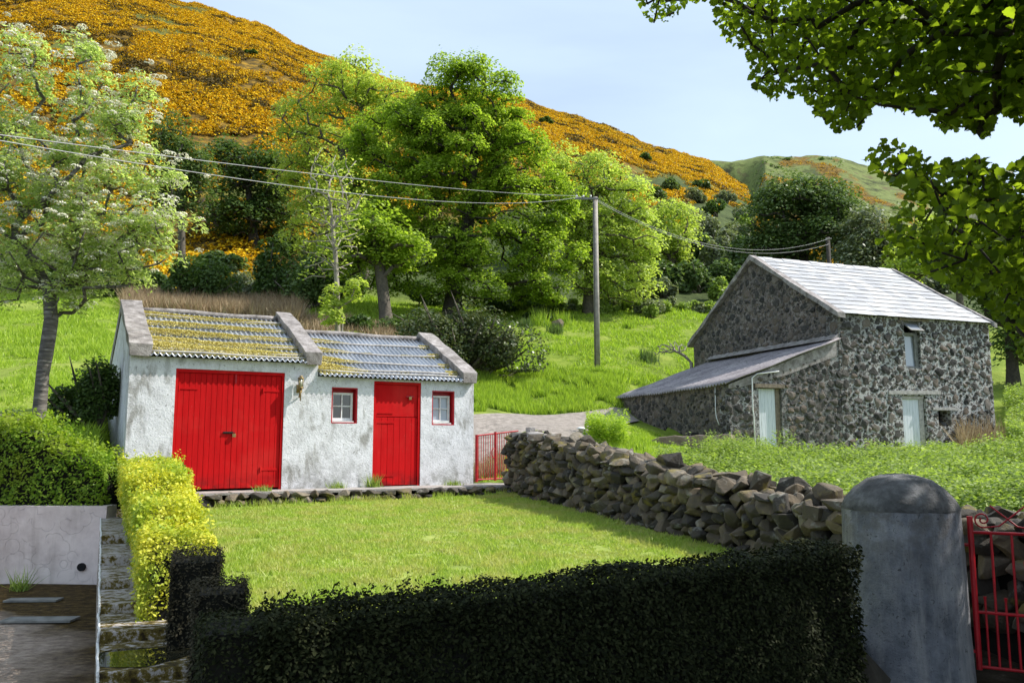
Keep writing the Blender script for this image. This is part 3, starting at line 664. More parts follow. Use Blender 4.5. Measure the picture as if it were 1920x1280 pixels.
# doors
def board_leaf(name, s0, s1, z0, z1, d, nb, parent, label=None, mat='red', fr=SF, gap=.005):
    mb = MB(); wd = (s1 - s0) / nb
    mb.box((s0, d + .018, z0), (s1, d + .035, z1), fr)
    for i in range(nb):
        mb.box((s0 + i * wd + gap / 2, d + rng.uniform(0, .003), z0 + rng.uniform(0, .006)), (s0 + (i + 1) * wd - gap / 2, d + .0175, z1), fr)
    o = mb.build(name, M[mat], parent, bevel=.002)
    if label: o['label'] = label
    return o
def strap(s, z, ln, parent, d=.045, fr=SF, mat='red'):
    mb = MB(); mb.box((s, d - .008, z - .018), (s + ln, d - .001, z + .018), fr); mb.tube([fr(s, d - .01, z - .04), fr(s, d - .01, z + .04)], .012, 8)
    return mb.build('hinge', M[mat], parent)
def padlock(s, z, d, parent, sc_=1.):
    mb = MB(); mb.box((s - .022 * sc_, d - .045, z - .05 * sc_), (s + .022 * sc_, d - .02, z - .005), SF)
    o = mb.build('padlock', M['brass'], parent, bevel=.004)
    mb = MB(); mb.tube([SF(s + .015 * math.cos(a), d - .032, z + .018 * math.sin(a)) for a in np.linspace(0, math.pi, 8)], .004, 6); mb.build('shackle', M['iron'], o, True)
gd = MB(); wall_cells(gd, .003, 1.787, B0, 2.817, [(.045, 1.75, B0 - .01, 2.765)], .012, .12, SF); gfr = gd.build('door_frame', M['red'], shed)
l1 = board_leaf('garage_door', .048, .93, B0 + .12, 2.762, .035, 10, shed); l2 = board_leaf('garage_door', .934, 1.747, B0 + .12, 2.762, .037, 9, shed)
for z in (1.15, 2.5): strap(.06, z, .3, l1, .036); strap(1.43, z, .3, l2, .038)
mb = MB(); mb.box((.79, .02, 1.755), (.95, .032, 1.79), SF); mb.tube([SF(.80, .015, 1.775), SF(.98, .015, 1.772)], .008, 6); mb.build('hasp', M['iron'], l1); padlock(.965, 1.76, .035, l2, 1.3)
mb = MB(); mb.tube([SF(.965, .025, 2.6), SF(.965, .025, 2.77)], .007, 6); mb.box((.95, .02, 2.62), (.98, .034, 2.75), SF); mb.build('bolt', M['redmetal'], l2)
gd = MB(); wall_cells(gd, 3.443, 4.387, B0, 2.737, [(3.49, 4.34, B0 - .01, 2.69)], .012, .12, SF); gd.build('door_frame', M['red'], shed)
l1 = board_leaf('stable_door_upper', 3.493, 4.337, 2.085, 2.686, .04, 1, shed); l2 = board_leaf('stable_door_lower', 3.493, 4.337, B0 + .1, 2.075, .035, 7, shed)
for z in (2.16,): strap(3.5, z, .34, l1, .041)
for z in (1.98, 1.0): strap(3.5, z, .36, l2, .036)
padlock(4.17, 2.47, .04, l1, 1.2); mb = MB(); mb.box((4.1, .025, 2.46), (4.25, .038, 2.485), SF); mb.build('hasp', M['redmetal'], l1)
def small_window(S, glassm, tilt, label):
    s0, s1, z0, z1 = S
    rv = MB(); wall_cells(rv, s0 + .002, s1 - .002, z0 + .002, z1 - .002, [(s0 + .022, s1 - .022, z0 + .022, z1 - .022)], .006, .2, SF); f = rv.build('window', M['redmetal'], shed); f['label'] = label
    a, b, c, d = s0 + .024, s1 - .06, z0 + .05, z1 - .09
    mb = MB(); wall_cells(mb, a, b, c, d, [(a + .04, (a + b) / 2 - .01, c + .05, (c + d) / 2), ((a + b) / 2 + .01, b - .04, c + .05, (c + d) / 2), (a + .04, (a + b) / 2 - .01, (c + d) / 2 + .02, d - .04), ((a + b) / 2 + .01, b - .04, (c + d) / 2 + .02, d - .04)], .1, .14, SF)
    mb.build('sash', M['white'], f)
    mb = MB(); wall_cells(mb, s0 + .024, s1 - .024, z0 + .024, z1 - .024, [(a + .01, b - .01, c + .01, d - .01)], .142, .17, SF); mb.build('frame', M['redmetal'], f)
    mb = MB(); mb.add([SF(a + .03, .125, c + .04), SF(b - .03, .125, c + .04), SF(b - .03, .125 + tilt, d - .03), SF(a + .03, .125 + tilt, d - .03)], [(0, 1, 2, 3)]); mb.build('pane', M[glassm], f)
    mb = MB(); mb.box((a, .02, z0 + .022), (b, .13, z0 + .045), SF); mb.build('sill', M['white'], f)
    return f
small_window(W1, 'glass', 0, 'small window with dark panes, red reveal and white sash')
f = small_window(W2, 'glass_blue', .02, 'small window reflecting blue sky, with a loose white sill'); 
mb = MB(); mb.box((4.66, .015, 1.955), (4.99, .03, 2.0), lambda s, d, z: SF(s, d, z + (s - 4.66) * .09)); mb.build('loose_sill', M['white'], f)
# carriage lamp on the front wall
lp = MB(); s, z = 2.045, 2.6
lp.box((s - .05, -.02, z - .12), (s + .05, .0, z + .02), SF); lp.tube([SF(s, -.01, z - .2), SF(s, -.07, z - .14), SF(s, -.1, z - .06)], [.012, .014, .02], 8)
for dz, r in ((-.05, .05), (.12, .055), (.15, .03)): lp.tube([SF(s, -.1, z + dz), SF(s, -.1, z + dz + .02)], r, 10)
for k in range(4):
    a = math.pi / 4 + k * math.pi / 2; lp.tube([SF(s + .045 * math.cos(a), -.1 + .045 * math.sin(a), z - .05), SF(s + .045 * math.cos(a), -.1 + .045 * math.sin(a), z + .12)], .006, 6)
lp.tube([SF(s, -.1, z - .27), SF(s, -.1, z - .05)], [.01, .018], 8); la = lp.build('wall_lamp', M['brass'], shed, True)
mb = MB(); mb.tube([SF(s, -.1, z - .03), SF(s, -.1, z + .12)], .036, 12); mb.build('lamp_glass', M['lens'], la, True)
# ---------------------------------------------------------------- terrace with its low stone wall
T0 = onz(300, 927, .8); T1 = onz(900, 912, .8); T2 = Vector((.25, 15.75, .8)); tv = (T1 - T0).normalized(); T00 = T0 - tv * .8
tn = Vector((-tv.y, tv.x, 0))
ter = empty('terrace', (T00.x, T00.y, .3), 'low dark stone terrace edge with a concrete path in front of the white shed', 'terrace')
mb = MB(); pts = [T00, T1, T2, SF(6.6, .3, .8), SF(5.6, .35, .8), SF(-1.2, .3, .8)]
n = len(pts); mb.add([(p.x, p.y, .80 + .004) for p in pts] + [(p.x, p.y, .765) for p in pts], [tuple(range(n)), tuple(range(2 * n - 1, n - 1, -1))] + [(i, i + n, (i + 1) % n + n, (i + 1) % n) for i in range(n)])
mb.build('path_slab', M['slab'], ter)

def rock_shapes(k, npt=17):
    out = []
    for _ in range(k):
        bm = bmesh.new(); d = unit(rng.normal(size=(npt, 3))) * rng.uniform(.84, 1.12, (npt, 1))
        for p in d: bm.verts.new(p)
        r = bmesh.ops.convex_hull(bm, input=bm.verts); bmesh.ops.delete(bm, geom=[v for v in bm.verts if not v.link_faces], context='VERTS')
        bmesh.ops.bevel(bm, geom=list(bm.edges), offset=.07, segments=1, affect='EDGES', clamp_overlap=True)
        bm.verts.index_update(); out.append((np.array([v.co[:] for v in bm.verts]), [tuple(v.index for v in f.verts) for f in bm.faces])); bm.free()
    return out
ROCKS = rock_shapes(26)
def put_rock(mb, c, sz, rot=None):
    V, F = ROCKS[rng.integers(len(ROCKS))]; a, b_, g_ = rng.uniform(0, 6.28, 3) if rot is None else rot
    ca, sa = math.cos(a), math.sin(a); Rz = np.array([[ca, -sa, 0], [sa, ca, 0], [0, 0, 1]]); cb, sb = math.cos(b_ * .12), math.sin(b_ * .12)
    Rx = np.array([[1, 0, 0], [0, cb, -sb], [0, sb, cb]]); W = (V * np.array(sz)) @ Rx.T @ Rz.T + np.array(c); mb.add(W, F)
# coursed stones of the terrace face
mb = MB(); Ltot = (T1 - T00).length
for r_, (z, h) in enumerate(((.50, .12), (.61, .12), (.71, .12))):
    s = rng.uniform(0, .1)
    while s < Ltot + .9:
        wd = rng.uniform(.13, .34); p = T00 + tv * (s + wd / 2); yaw = math.atan2(tv.y, tv.x)
        put_rock(mb, (p.x - tn.x * rng.uniform(.0, .05), p.y - tn.y * rng.uniform(0, .05), z + h * .3), (wd * .56, .14, h * .62), (yaw + rng.normal() * .08, rng.normal(), 0)); s += wd
# backing and ragged upper stones against the slab
mb.box((0, 0, 0), (1, 1, 1), lambda a, b, c: T00 + tv * (a * (Ltot + .9)) + tn * (.06 + b * .5) + Vector((0, 0, -.5 + c * .38)))
mb.build('stone_edge', M['stone'], ter)

# ---------------------------------------------------------------- dry stone wall
WA = Vector((.12, 16.1, 0)); WB = Vector((4.35, 5.35, 0))
wv = (WB - WA); WL = wv.length; wv.normalize(); wn_ = Vector((wv.y, -wv.x, 0))  # toward the lawn
if wn_.x > 0: wn_ = -wn_
def wtop(y): return float(np.interp(y, [5, 6.5, 7.9, 8.5, 9.3, 10.9, 11.6, 13, 14.5, 16.2], [1.0, 1.01, 1.05, 1.05, 1.10, 1.27, 1.31, 1.53, 1.68, 1.76]))
def wbase(y): return .25 + .04 * (y - 5) - .1
dw = MB()
row = 0; z = 0
course = 0
while course < 13:
    s = rng.uniform(0, .15)
    while s < WL:
        y = (WA + wv * s).y; sc0 = 1.0 if y > 8 else 1.15; zt = wtop(y) + .05 * math.sin(s * 3.1); zb = wbase(y); h = .165 * sc0 * rng.uniform(.85, 1.15); zz = zb + course * .118 * (1.0 if y > 8 else 1.12) + .06
        wd = rng.uniform(.16, .34) * sc0
        if zz < zt - .05:
            for side in (1, -1):
                th = .24 + .05 * (zt - zz); p = WA + wv * (s + wd / 2) + wn_ * (side * th + rng.normal() * .025)
                put_rock(dw, (p.x, p.y, zz + rng.normal() * .02), (wd * rng.uniform(.45, .6), rng.uniform(.12, .2), h * rng.uniform(.48, .64)), (math.atan2(wv.y, wv.x) + rng.normal() * .4, rng.normal() * 3.2, 0))
        s += wd * .92
    course += 1
s = 0
while s < WL:
    y = (WA + wv * s).y; wd = rng.uniform(.17, .4)
    for q in range(3):
        p = WA + wv * (s + wd / 2) + wn_ * ((q - 1) * .19 + rng.normal() * .05); zt = wtop(y)
        put_rock(dw, (p.x, p.y, zt - .05 + rng.normal() * .03), (wd * .62, rng.uniform(.12, .22), rng.uniform(.06, .13)), (rng.uniform(0, 6.3), rng.normal() * 3, 0))
    s += wd * .9
for (px_, row_, sz) in ((1255, 882, (.24, .2, .19)), (1100, 843, (.15, .12, .13)), (1420, 893, (.16, .12, .15)), (1545, 925, (.2, .16, .12)), (1023, 815, (.1, .08, .1)), (1480, 905, (.2, .13, .1))):
    u = (px_ - 960) / FPX * 1.0; yy = (WA.y - 0); t = 0
    # find point of the wall line in that column
    den = wv.x - u * wv.y; ss = (u * WA.y - WA.x) / den; p = WA + wv * ss; put_rock(dw, (p.x, p.y, wtop(p.y) + sz[2] * .4), sz)
core = WA + wv * 0
dwall = empty('dry_stone_wall', (WA.x, WA.y, .5), 'long dry stone wall of loose dark boulders along the right side of the lawn', 'wall')
dw.build('stone_face', M['stone'], dwall)
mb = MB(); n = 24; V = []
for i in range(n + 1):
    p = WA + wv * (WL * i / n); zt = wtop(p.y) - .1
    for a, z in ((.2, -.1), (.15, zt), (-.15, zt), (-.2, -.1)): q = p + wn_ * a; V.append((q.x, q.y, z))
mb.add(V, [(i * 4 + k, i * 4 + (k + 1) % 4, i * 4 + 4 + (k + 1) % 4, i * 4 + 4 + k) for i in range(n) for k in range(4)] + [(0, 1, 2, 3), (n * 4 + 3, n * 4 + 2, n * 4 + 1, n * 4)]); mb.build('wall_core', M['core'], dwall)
# mortared flat patch on the far end
mb = MB(); V = []; ring = []
for k in range(18):
    a = k / 18 * 2 * math.pi; rr = 1 + .25 * math.sin(3 * a + 1) + rng.uniform(-.1, .1); p = WA + wv * (.95 + .62 * rr * math.cos(a)) + wn_ * (.05 + .26 * rr * math.sin(a)); ring.append(p)
V = [(p.x, p.y, wtop(p.y) + .05) for p in ring] + [(p.x, p.y, wtop(p.y) - .12) for p in ring] + [((WA + wv * .95).x, (WA + wv * .95).y, wtop(15.2) + .09)]
mb.add(V, [(k, (k + 1) % 18, 36) for k in range(18)] + [(k, k + 18, (k + 1) % 18 + 18, (k + 1) % 18) for k in range(18)]); mb.build('mortar_cap', M['slab'], dwall, True)
# block, solar lamp
p = WA + wv * .5 - wn_ * .05
mb = MB(); mb.box((-.13, -.06, 0), (.13, .06, .13), lambda a, b, c: Vector((p.x + a * .3 + b * .9, p.y - a * .9 + b * .3, wtop(p.y) + .03 + c)))
meta(mb.build('block', M['slab'], bevel=.01), 'small pale square block standing on the far end of the dry stone wall', 'block')
p = WA + wv * 2.35 - wn_ * .2; zt = wtop(p.y) - .05
sl = empty('solar_light', (p.x, p.y, zt), 'little white capped solar garden light standing on the dry stone wall', 'garden light')
mb = MB(); mb.tube([(p.x, p.y, zt - .1), (p.x, p.y, zt + .2)], .014, 8); mb.build('stake', M['metalgrey'], sl, True)
mb = MB(); mb.tube([(p.x, p.y, zt + .2), (p.x, p.y, zt + .255)], [.03, .045], 12); mb.build('lamp_glass', M['lens'], sl, True)
mb = MB(); mb.tube([(p.x, p.y, zt + .255), (p.x, p.y, zt + .27), (p.x, p.y, zt + .295)], [.075, .07, .02], 14); mb.build('cap', M['white'], sl, True)
# ---------------------------------------------------------------- small red railing gate
gt = empty('garden_gate', SF(5.62, .02, .82), 'low red metal railing gate between the white shed and the dry stone wall', 'gate')
mb = MB(); mb.tube([SF(5.6, .02, .84), SF(5.6, .02, 1.76)], .03, 8); mb.build('post', M['redmetal'], gt)
mb = MB(); mb.tube([SF(6.02, .02, .86), SF(6.02, .02, 1.82)], .025, 8); mb.build('post', M['redmetal'], gt)
for z0, z1 in ((1.74, 1.84), (.885, .905)): mb = MB(); mb.tube([SF(5.6, .02, z0), SF(6.55, .02, z1)], .016, 8); mb.build('rail', M['redmetal'], gt)
for k in range(17):
    s = 5.65 + k * .052
    if abs(s - 6.02) < .02: continue
    mb = MB(); mb.tube([SF(s, .02, .89), SF(s, .02, 1.74 + (s - 5.6) * .105)], .0075, 6); mb.build('bar', M['redmetal'], gt)
mb = MB(); mb.tube([SF(6.0 + .05 * math.cos(a) - .04, -.02, 1.4 + .09 * math.sin(a)) for a in np.linspace(1, 5.2, 9)], .009, 6); mb.build('latch', M['redmetal'], gt)

# ---------------------------------------------------------------- stone barn
c0 = at(1570, 583, 24); BF = frame((c0.x, c0.y), 70)
barn = empty('barn', BF(2, 2, 1.2), 'old two-storey rubble stone barn with pale slate roof and a low lean-to', 'barn')
z0 = .6; BD = 7.75; BW = 6.0; EZ = 5.40; RZ = 7.86; RD = 3.88
def jag(n_=0): return rng.normal() * .012
DR = (2.27, 3.2, z0 - .1, 3.02); WI = (2.5, 3.12, 3.86, 5.30); VE = (3.66, 4.17, 2.12, 2.58)
mb = MB(); wall_cells(mb, 0, BW, z0, EZ, [DR, WI, VE], 0, .5, BF); mb.build('front_wall', M['rub_front'], barn)
mb = MB(); gable = [(.505, z0), (BD, z0), (BD, EZ), (RD, RZ), (.505, EZ + .32)]
mb.prism(gable, -.003, .5, lambda a, d, z: BF(d, a, z)); mb.prism([(0.0, EZ), (.505, EZ + .32), (.505, EZ)], -.003, .5, lambda a, d, z: BF(d, a, z)); g_ = mb.build('gable_wall', M['rub_gable'], barn)
mb = MB(); mb.prism(gable, BW - .5, BW + .003, lambda a, d, z: BF(d, a, z)); mb.prism([(0.0, EZ), (.505, EZ + .32), (.505, EZ)], BW - .5, BW + .003, lambda a, d, z: BF(d, a, z)); mb.box((.5, BD - .5, z0), (BW - .5, BD, EZ), BF); mb.build('gable_wall', M['rub_front'], barn)
# big corner stones
M['barnstone'] = plain('corner_basalt', (.06, .055, .05), .9, .5, 9, .03)
mb = MB()
for k in range(15):
    z = 1.3 + k * .285; b_ = k % 2
    V, F = ROCKS[rng.integers(len(ROCKS))]
    if b_: c_ = BF(.30, .095, z); sz = (.36, .15, .16); yw = R(20)
    else: c_ = BF(.095, .30, z); sz = (.15, .36, .16); yw = R(20)
    put_rock(mb, c_, sz, (yw, rng.normal() * .3, 0))
mb.build('quoin', M['barnstone'], barn); mb = MB()
for k in range(14):
    c_ = BF(BW - .13, .17, 1.5 + k * .29 ); put_rock(mb, c_, (.24 + .06 * (k % 2), .22, .15), (R(20), rng.normal() * .3, 0))
mb.build('quoin', M['barnstone'], barn)
M['barnstone'] = None
def barnstone():
    m, t, b = newmat('dark_basalt'); g = nn(t, 'ShaderNodeNewGeometry'); f = tnoise(t, 14, 7, .68)
    base = ramp(t, [(0, (.02, .019, .018)), (.35, (.045, .041, .037)), (.6, (.075, .064, .055)), (.82, (.125, .095, .072)), (1, (.18, .155, .135))], g.outputs['Random Per Island'])
    c = mix(t, mrange(t, f, .52, .68, 0, .5), base, (.24, .235, .23)); t.links.new(c, b.inputs[0]); b.inputs['Roughness'].default_value = .9; bump(t, b, f, .03); return m
M['barnstone'] = barnstone()
def stonework(name, area, place, keep, seed, parent, sizes=((.17, 500), (.12, 900), (.075, 2600)), pr=.05, tight=.93):
    r_ = np.random.default_rng(seed); a0, a1, b0, b1 = area; C_ = np.zeros((0, 3)); mb = MB()
    for rad0, tries in sizes:
        for _ in range(tries):
            r = rad0 * r_.uniform(.72, 1.2); a, b = r_.uniform(a0, a1), r_.uniform(b0, b1)
            if not keep(a, b, r): continue
            if len(C_) and np.any(np.hypot(C_[:, 0] - a, (C_[:, 1] - b) * 1.2) < (C_[:, 2] + r) * tight): continue
            C_ = np.vstack([C_, [a, b, r]])
    for a, b, r in C_:
        V, F = ROCKS[r_.integers(len(ROCKS))]; th = r_.uniform(-.5, .5) + (math.pi if r_.uniform() < .5 else 0); c_, s_ = math.cos(th), math.sin(th); e = r_.uniform(.85, 1.15)
        p = pr * r_.uniform(.35, 1.2)
        W = [place(a + (v[0] * c_ * e - v[2] * s_ / e) * r * 1.02, v[1] * p, b + (v[0] * s_ * e + v[2] * c_ / e) * r * .86) for v in V]
        mb.add(W, F)
    mb.build(name, M['barnstone'], parent)
def clear(a, b, r, rects): return not any(h[0] - r * .8 < a < h[1] + r * .8 and h[2] - r * .8 < b < h[3] + r * .8 for h in rects)
FRECT = [DR, (1.7, 3.85, 3.0, 3.2), WI, VE, (3.4, 4.55, 2.55, 2.72)]
stonework('facing_stone', (.05, BW - .05, 1.0, EZ - .1), lambda a, n_, b: BF(a, n_, b), lambda a, b, r: clear(a, b, r, FRECT) and b + r < EZ, 3, barn)
gt_ = lambda d: EZ + (RZ - EZ) * (1 - abs(d - RD) / RD)
stonework('facing_stone', (.05, BD - .05, 3.4, RZ - .1), lambda a, n_, b: BF(-.003 + n_, a, b), lambda a, b, r: b + r * 1.1 < gt_(a) - .02 and (b - r > 4.62 or a > 6.7), 4, barn)
stonework('facing_stone', (-3.87, -.02, 1.0, 4.2), lambda a, n_, b: BF(a, .02 + n_, b), lambda a, b, r: clear(a, b, r, [(-3.0, -1.98, .5, 3.3)]) and b + r < 3.2 + (a + 3.87) * .3, 5, barn, sizes=((.17, 500), (.12, 1200), (.08, 2400)), tight=.84)
stonework('facing_stone', (.05, 6.6, 1.2, 3.1), lambda a, n_, b: BF(-3.873 + n_, a, b), lambda a, b, r: b + r < 3.15 and clear(a, b, r, [(1.5, 2.0, 1.5, 1.95)]), 6, barn, sizes=((.15, 500), (.11, 900), (.07, 1800)), tight=.9)
# slates
def slates(side):
    mb = MB(); rows = 13; e = (-.12, EZ - .02) if side > 0 else (BD + .12, EZ - .02); r_ = (RD, RZ + .05)
    dd = r_[0] - e[0]; dz = r_[1] - e[1]; Ls = math.hypot(dd, dz); nd, nz = -dz / Ls * (1 if dd > 0 else -1), abs(dd) / Ls
    if side < 0: nd = dz / Ls
    for r0 in range(rows):
        t0, t1 = r0 / rows, min(1, (r0 + 1.25) / rows); s = -.02 - (r0 % 2) * .13
        while s < BW + .02:
            wd = rng.uniform(.3, .42); a, b_ = max(s, -.02) + .003, min(s + wd, BW + .04) - .003
            if b_ > a + .05:
                l0 = .022 + rng.uniform(0, .009); l1 = .004; j = rng.normal() * .006
                P = []
                for (ss, t, l) in ((a, t0 + j / Ls, l0), (b_, t0 + j / Ls + rng.normal() * .0008, l0), (b_, t1, l1), (a, t1, l1)):
                    d = e[0] + dd * t; z = e[1] + dz * t; P.append(BF(ss, d + nd * l, z + nz * l))
                Q = [BF(0, 0, 0)] * 4; Q = [p + (BF(0, -nd * .008, 0) - BF(0, 0, 0)) + Vector((0, 0, -nz * .008)) for p in P]
                mb.add(P + Q, [(0, 1, 2, 3), (7, 6, 5, 4), (0, 4, 5, 1), (1, 5, 6, 2), (3, 2, 6, 7), (0, 3, 7, 4)])
            s += wd
    return mb.build('roof', M['slate'], barn)
slates(1); slates(-1)
for s in (-.17, BW + .02):
    for (e, rr) in (((-.2, EZ - .12), (RD, RZ)), ((BD + .2, EZ - .12), (RD, RZ))):
        n = 10; V = []; mb = MB()
        for i in range(n + 1):
            t = i / n; d = e[0] + (rr[0] - e[0]) * t; z = e[1] + (rr[1] - e[1]) * t + .02
            for (ss, zz) in ((s, -.05), (s, .10), (s + (.28 if s < 0 else .12), .10), (s + (.28 if s < 0 else .12), -.05)): V.append(BF(ss + rng.normal() * .012, d, z + zz + rng.normal() * .012))
        mb.add(V, [(i * 4 + k, i * 4 + (k + 1) % 4, i * 4 + 4 + (k + 1) % 4, i * 4 + 4 + k) for i in range(n) for k in range(4)] + [(0, 1, 2, 3), (n * 4 + 3, n * 4 + 2, n * 4 + 1, n * 4)])
        mb.build('verge', M['coping'], barn)
mb = MB(); 
for i in range(16):
    a = i * .385; mb.prism([(-.16, RZ - .03), (0, RZ + .10), (.16, RZ - .03), (.14, RZ - .06), (0, RZ + .06), (-.14, RZ - .06)], a + .003, a + .38, lambda q, d, z: BF(d, RD + q, z + .012 * math.sin(i * 2.3)))
mb.build('ridge_tile', M['slate'], barn)
# door, lintels, window, vent
board_leaf('door', 2.29, 3.0, 1.1, 2.93, .1, 6, barn, 'pale blue board door in the barn front wall', 'blue', BF)
mb = MB(); mb.box((3.0, .08, 1.1), (3.17, .3, 3.0), BF); mb.box((2.275, .05, 2.93), (3.17, .3, 3.015), BF); mb.box((1.75, -.03, 3.06), (3.8, .2, 3.17), lambda s, d, z: BF(s, d, z + .02 * math.sin(s * 3) + .02 * (s - 1.7))); mb.build('lintel', M['woodgrey'], barn)
mb = MB(); mb.box((3.45, -.03, 2.6), (4.5, .15, 2.68), BF); mb.build('lintel', M['woodgrey'], barn)
mb = MB(); mb.box((2.35, -.02, 5.31), (3.5, .2, 5.385), BF); mb.build('lintel', M['wood'], barn)
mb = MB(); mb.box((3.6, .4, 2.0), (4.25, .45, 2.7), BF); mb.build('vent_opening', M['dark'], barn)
wf = MB(); wall_cells(wf, 2.505, 3.115, 3.865, 5.295, [(2.56, 2.98, 3.93, 4.87), (2.56, 3.04, 4.96, 5.24)], .1, .2, BF); wf = wf.build('window', M['metalgrey'], barn)
mb = MB(); mb.add([BF(2.55, .14, 3.92), BF(3.0, .14, 3.92), BF(3.0, .17, 4.88), BF(2.55, .17, 4.88)], [(0, 1, 2, 3)]); mb.build('pane', M['glass_blue'], wf)
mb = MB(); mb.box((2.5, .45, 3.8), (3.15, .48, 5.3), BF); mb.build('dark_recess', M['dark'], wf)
hp = MB()
hf = lambda s, d, z: BF(s, .08 - (5.25 - z) * 1.0 + d, 5.25 - (5.25 - z) * .8)
wall_cells(hp, 2.55, 3.07, 4.93, 5.25, [(2.60, 3.02, 4.98, 5.20)], 0, .04, hf); h = hp.build('hopper_sash', M['metalgrey'], wf)
mb = MB(); mb.add([hf(2.59, .02, 4.97), hf(3.03, .02, 4.97), hf(3.03, .02, 5.21), hf(2.59, .02, 5.21)], [(0, 1, 2, 3)]); mb.build('pane', M['glass_blue'], h)
# lean-to
LS = -3.87; LZ1 = 4.64; LZ0 = 3.27; LB = 6.6
def lroof(s): return LZ0 + (LZ1 - LZ0) * (s - LS) / (0 - LS)
mb = MB(); LDR = (-2.88, -2.1, z0 - .1, 3.27)
wall_cells(mb, LS, 0, z0, 3.24, [(LDR[0], LDR[1], z0 - .1, 3.24)], .02, .45, BF); mb.prism([(LS, 3.24), (0, 3.24), (0, LZ1 - .06), (LS, LZ0 - .06)], .02, .45, lambda a, d, z: BF(a, d, z)); mb.build('lean_to_wall', M['rub_front'], barn)
mb = MB(); mb.prism([(LS + .3, 3.12), (-1.9, 3.52), (-.9, 3.86), (-.1, 4.12), (-.1, LZ1 - .07), (LS, LZ0 - .07), (LS, 3.1)], -.006, .019, lambda a, d, z: BF(a, d, z)); mb.build('verge_render', M['coping'], barn)
mb = MB(); V = lambda s, d, z: BF(s, d, z)
mb.prism([(.455, z0), (LB, z0), (LB, LZ0 - .06), (.455, LZ0 - .06)], LS - .003, LS + .4, lambda a, d, z: BF(d, a, z)); mb.prism([(LS, z0), (0, z0), (0, LZ1 - .06), (LS, LZ0 - .06)], LB - .3, LB - .001, lambda a, d, z: BF(a + .41 * 0, d, z)); mb.build('lean_to_wall', M['rub_lean'], barn)
nS, nD = 8, 90 * 3; Vv = []; Ff = []
for i in range(nD + 1):
    d = -.12 + (LB + .2) * i / nD; h = .03 * math.cos(2 * math.pi * d / .15)
    for j in range(nS + 1):
        s = LS - .15 + (-.0 - LS + .15 - .01) * j / nS; zz = lroof(s) + h + .01 - .04 * math.sin(math.pi * i / nD) + .04 * mnoise.noise(Vector((s, d * .5, 0)))
        if d > BD - 1.2 and False: zz += 0
        Vv.append(BF(s, d, zz - .012 * (d)))
for i in range(nD):
    for j in range(nS): Ff.append((i * (nS + 1) + j, (i + 1) * (nS + 1) + j, (i + 1) * (nS + 1) + j + 1, i * (nS + 1) + j + 1))
lr = link('lean_to_roof', ixmesh('lean_to_roof', Vv, Ff), M['fibre'], barn, True); md = lr.modifiers.new('t', 'SOLIDIFY'); md.thickness = .012
mb = MB(); mb.prism([(-.25, LZ1 - .05), (-.005, LZ1 + .12), (-.005, LZ1 - .05)], .0, LB, lambda a, d, z: BF(a, d, z + .03)); mb.build('flashing', M['coping'], barn)
board_leaf('lean_to_door', -2.86, -2.25, .9, 3.12, .12, 5, barn, 'pale blue board door in the lean-to', 'blue', BF)
mb = MB(); mb.box((-2.25, .1, .9), (-2.11, .3, 3.2), BF); mb.box((-3.0, -.02, 3.14), (-2.0, .25, 3.25), BF); mb.build('lintel', M['wood'], barn)
pp = [BF(-2.2, -.03, 3.62), BF(-2.95, -.04, 3.52), BF(-3.12, -.04, 3.4), BF(-3.13, -.04, 2.5), BF(-3.11, -.04, 2.4), BF(-3.08, -.04, 1.0)]
mb = MB(); mb.tube(pp, .02, 8); mb.build('conduit', M['white'], barn, True)
mb = MB(); mb.tube([BF(LS - .03, .6, 3.2), BF(LS - .03, .62, 2.5), BF(LS - .05, .55, 2.3), BF(LS - .04, .45, 2.1)], .015, 6); mb.build('waste_pipe', M['white'], barn, True)
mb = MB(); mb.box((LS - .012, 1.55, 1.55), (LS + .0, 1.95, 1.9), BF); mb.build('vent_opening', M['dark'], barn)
# low rendered wall beside the lean-to
mb = MB(); V = []
for i in range(13):
    t = i / 12; qa = at(1374, 800, 21.9); qb = at(1196, 800, 22.7); p = Vector((qa.x + (qb.x - qa.x) * t, qa.y + (qb.y - qa.y) * t, 0)); top = 1.80 - .06 * t + .02 * math.sin(i * 2) - (.12 * (i - 9) if i > 9 else 0)
    gn = Vector((.1, .15, 0))
    V += [tuple(p - gn + Vector((0, 0, .8))), tuple(p - gn + Vector((0, 0, top + .02))), tuple(p + gn + Vector((0, 0, top))), tuple(p + gn + Vector((0, 0, .8)))]
mb.add(V, [(i * 4 + k, i * 4 + (k + 1) % 4, i * 4 + 4 + (k + 1) % 4, i * 4 + 4 + k) for i in range(12) for k in range(4)] + [(0, 1, 2, 3), (51, 50, 49, 48)])
M['brownrender'] = concrete('brown_render', (.12, .085, .07), (.24, .17, .14), (.33, .26, .22), 3.5)
meta(mb.build('low_wall', M['brownrender'], bevel=.03), 'low brown rendered wall in the shade beside the lean-to of the barn', 'wall')

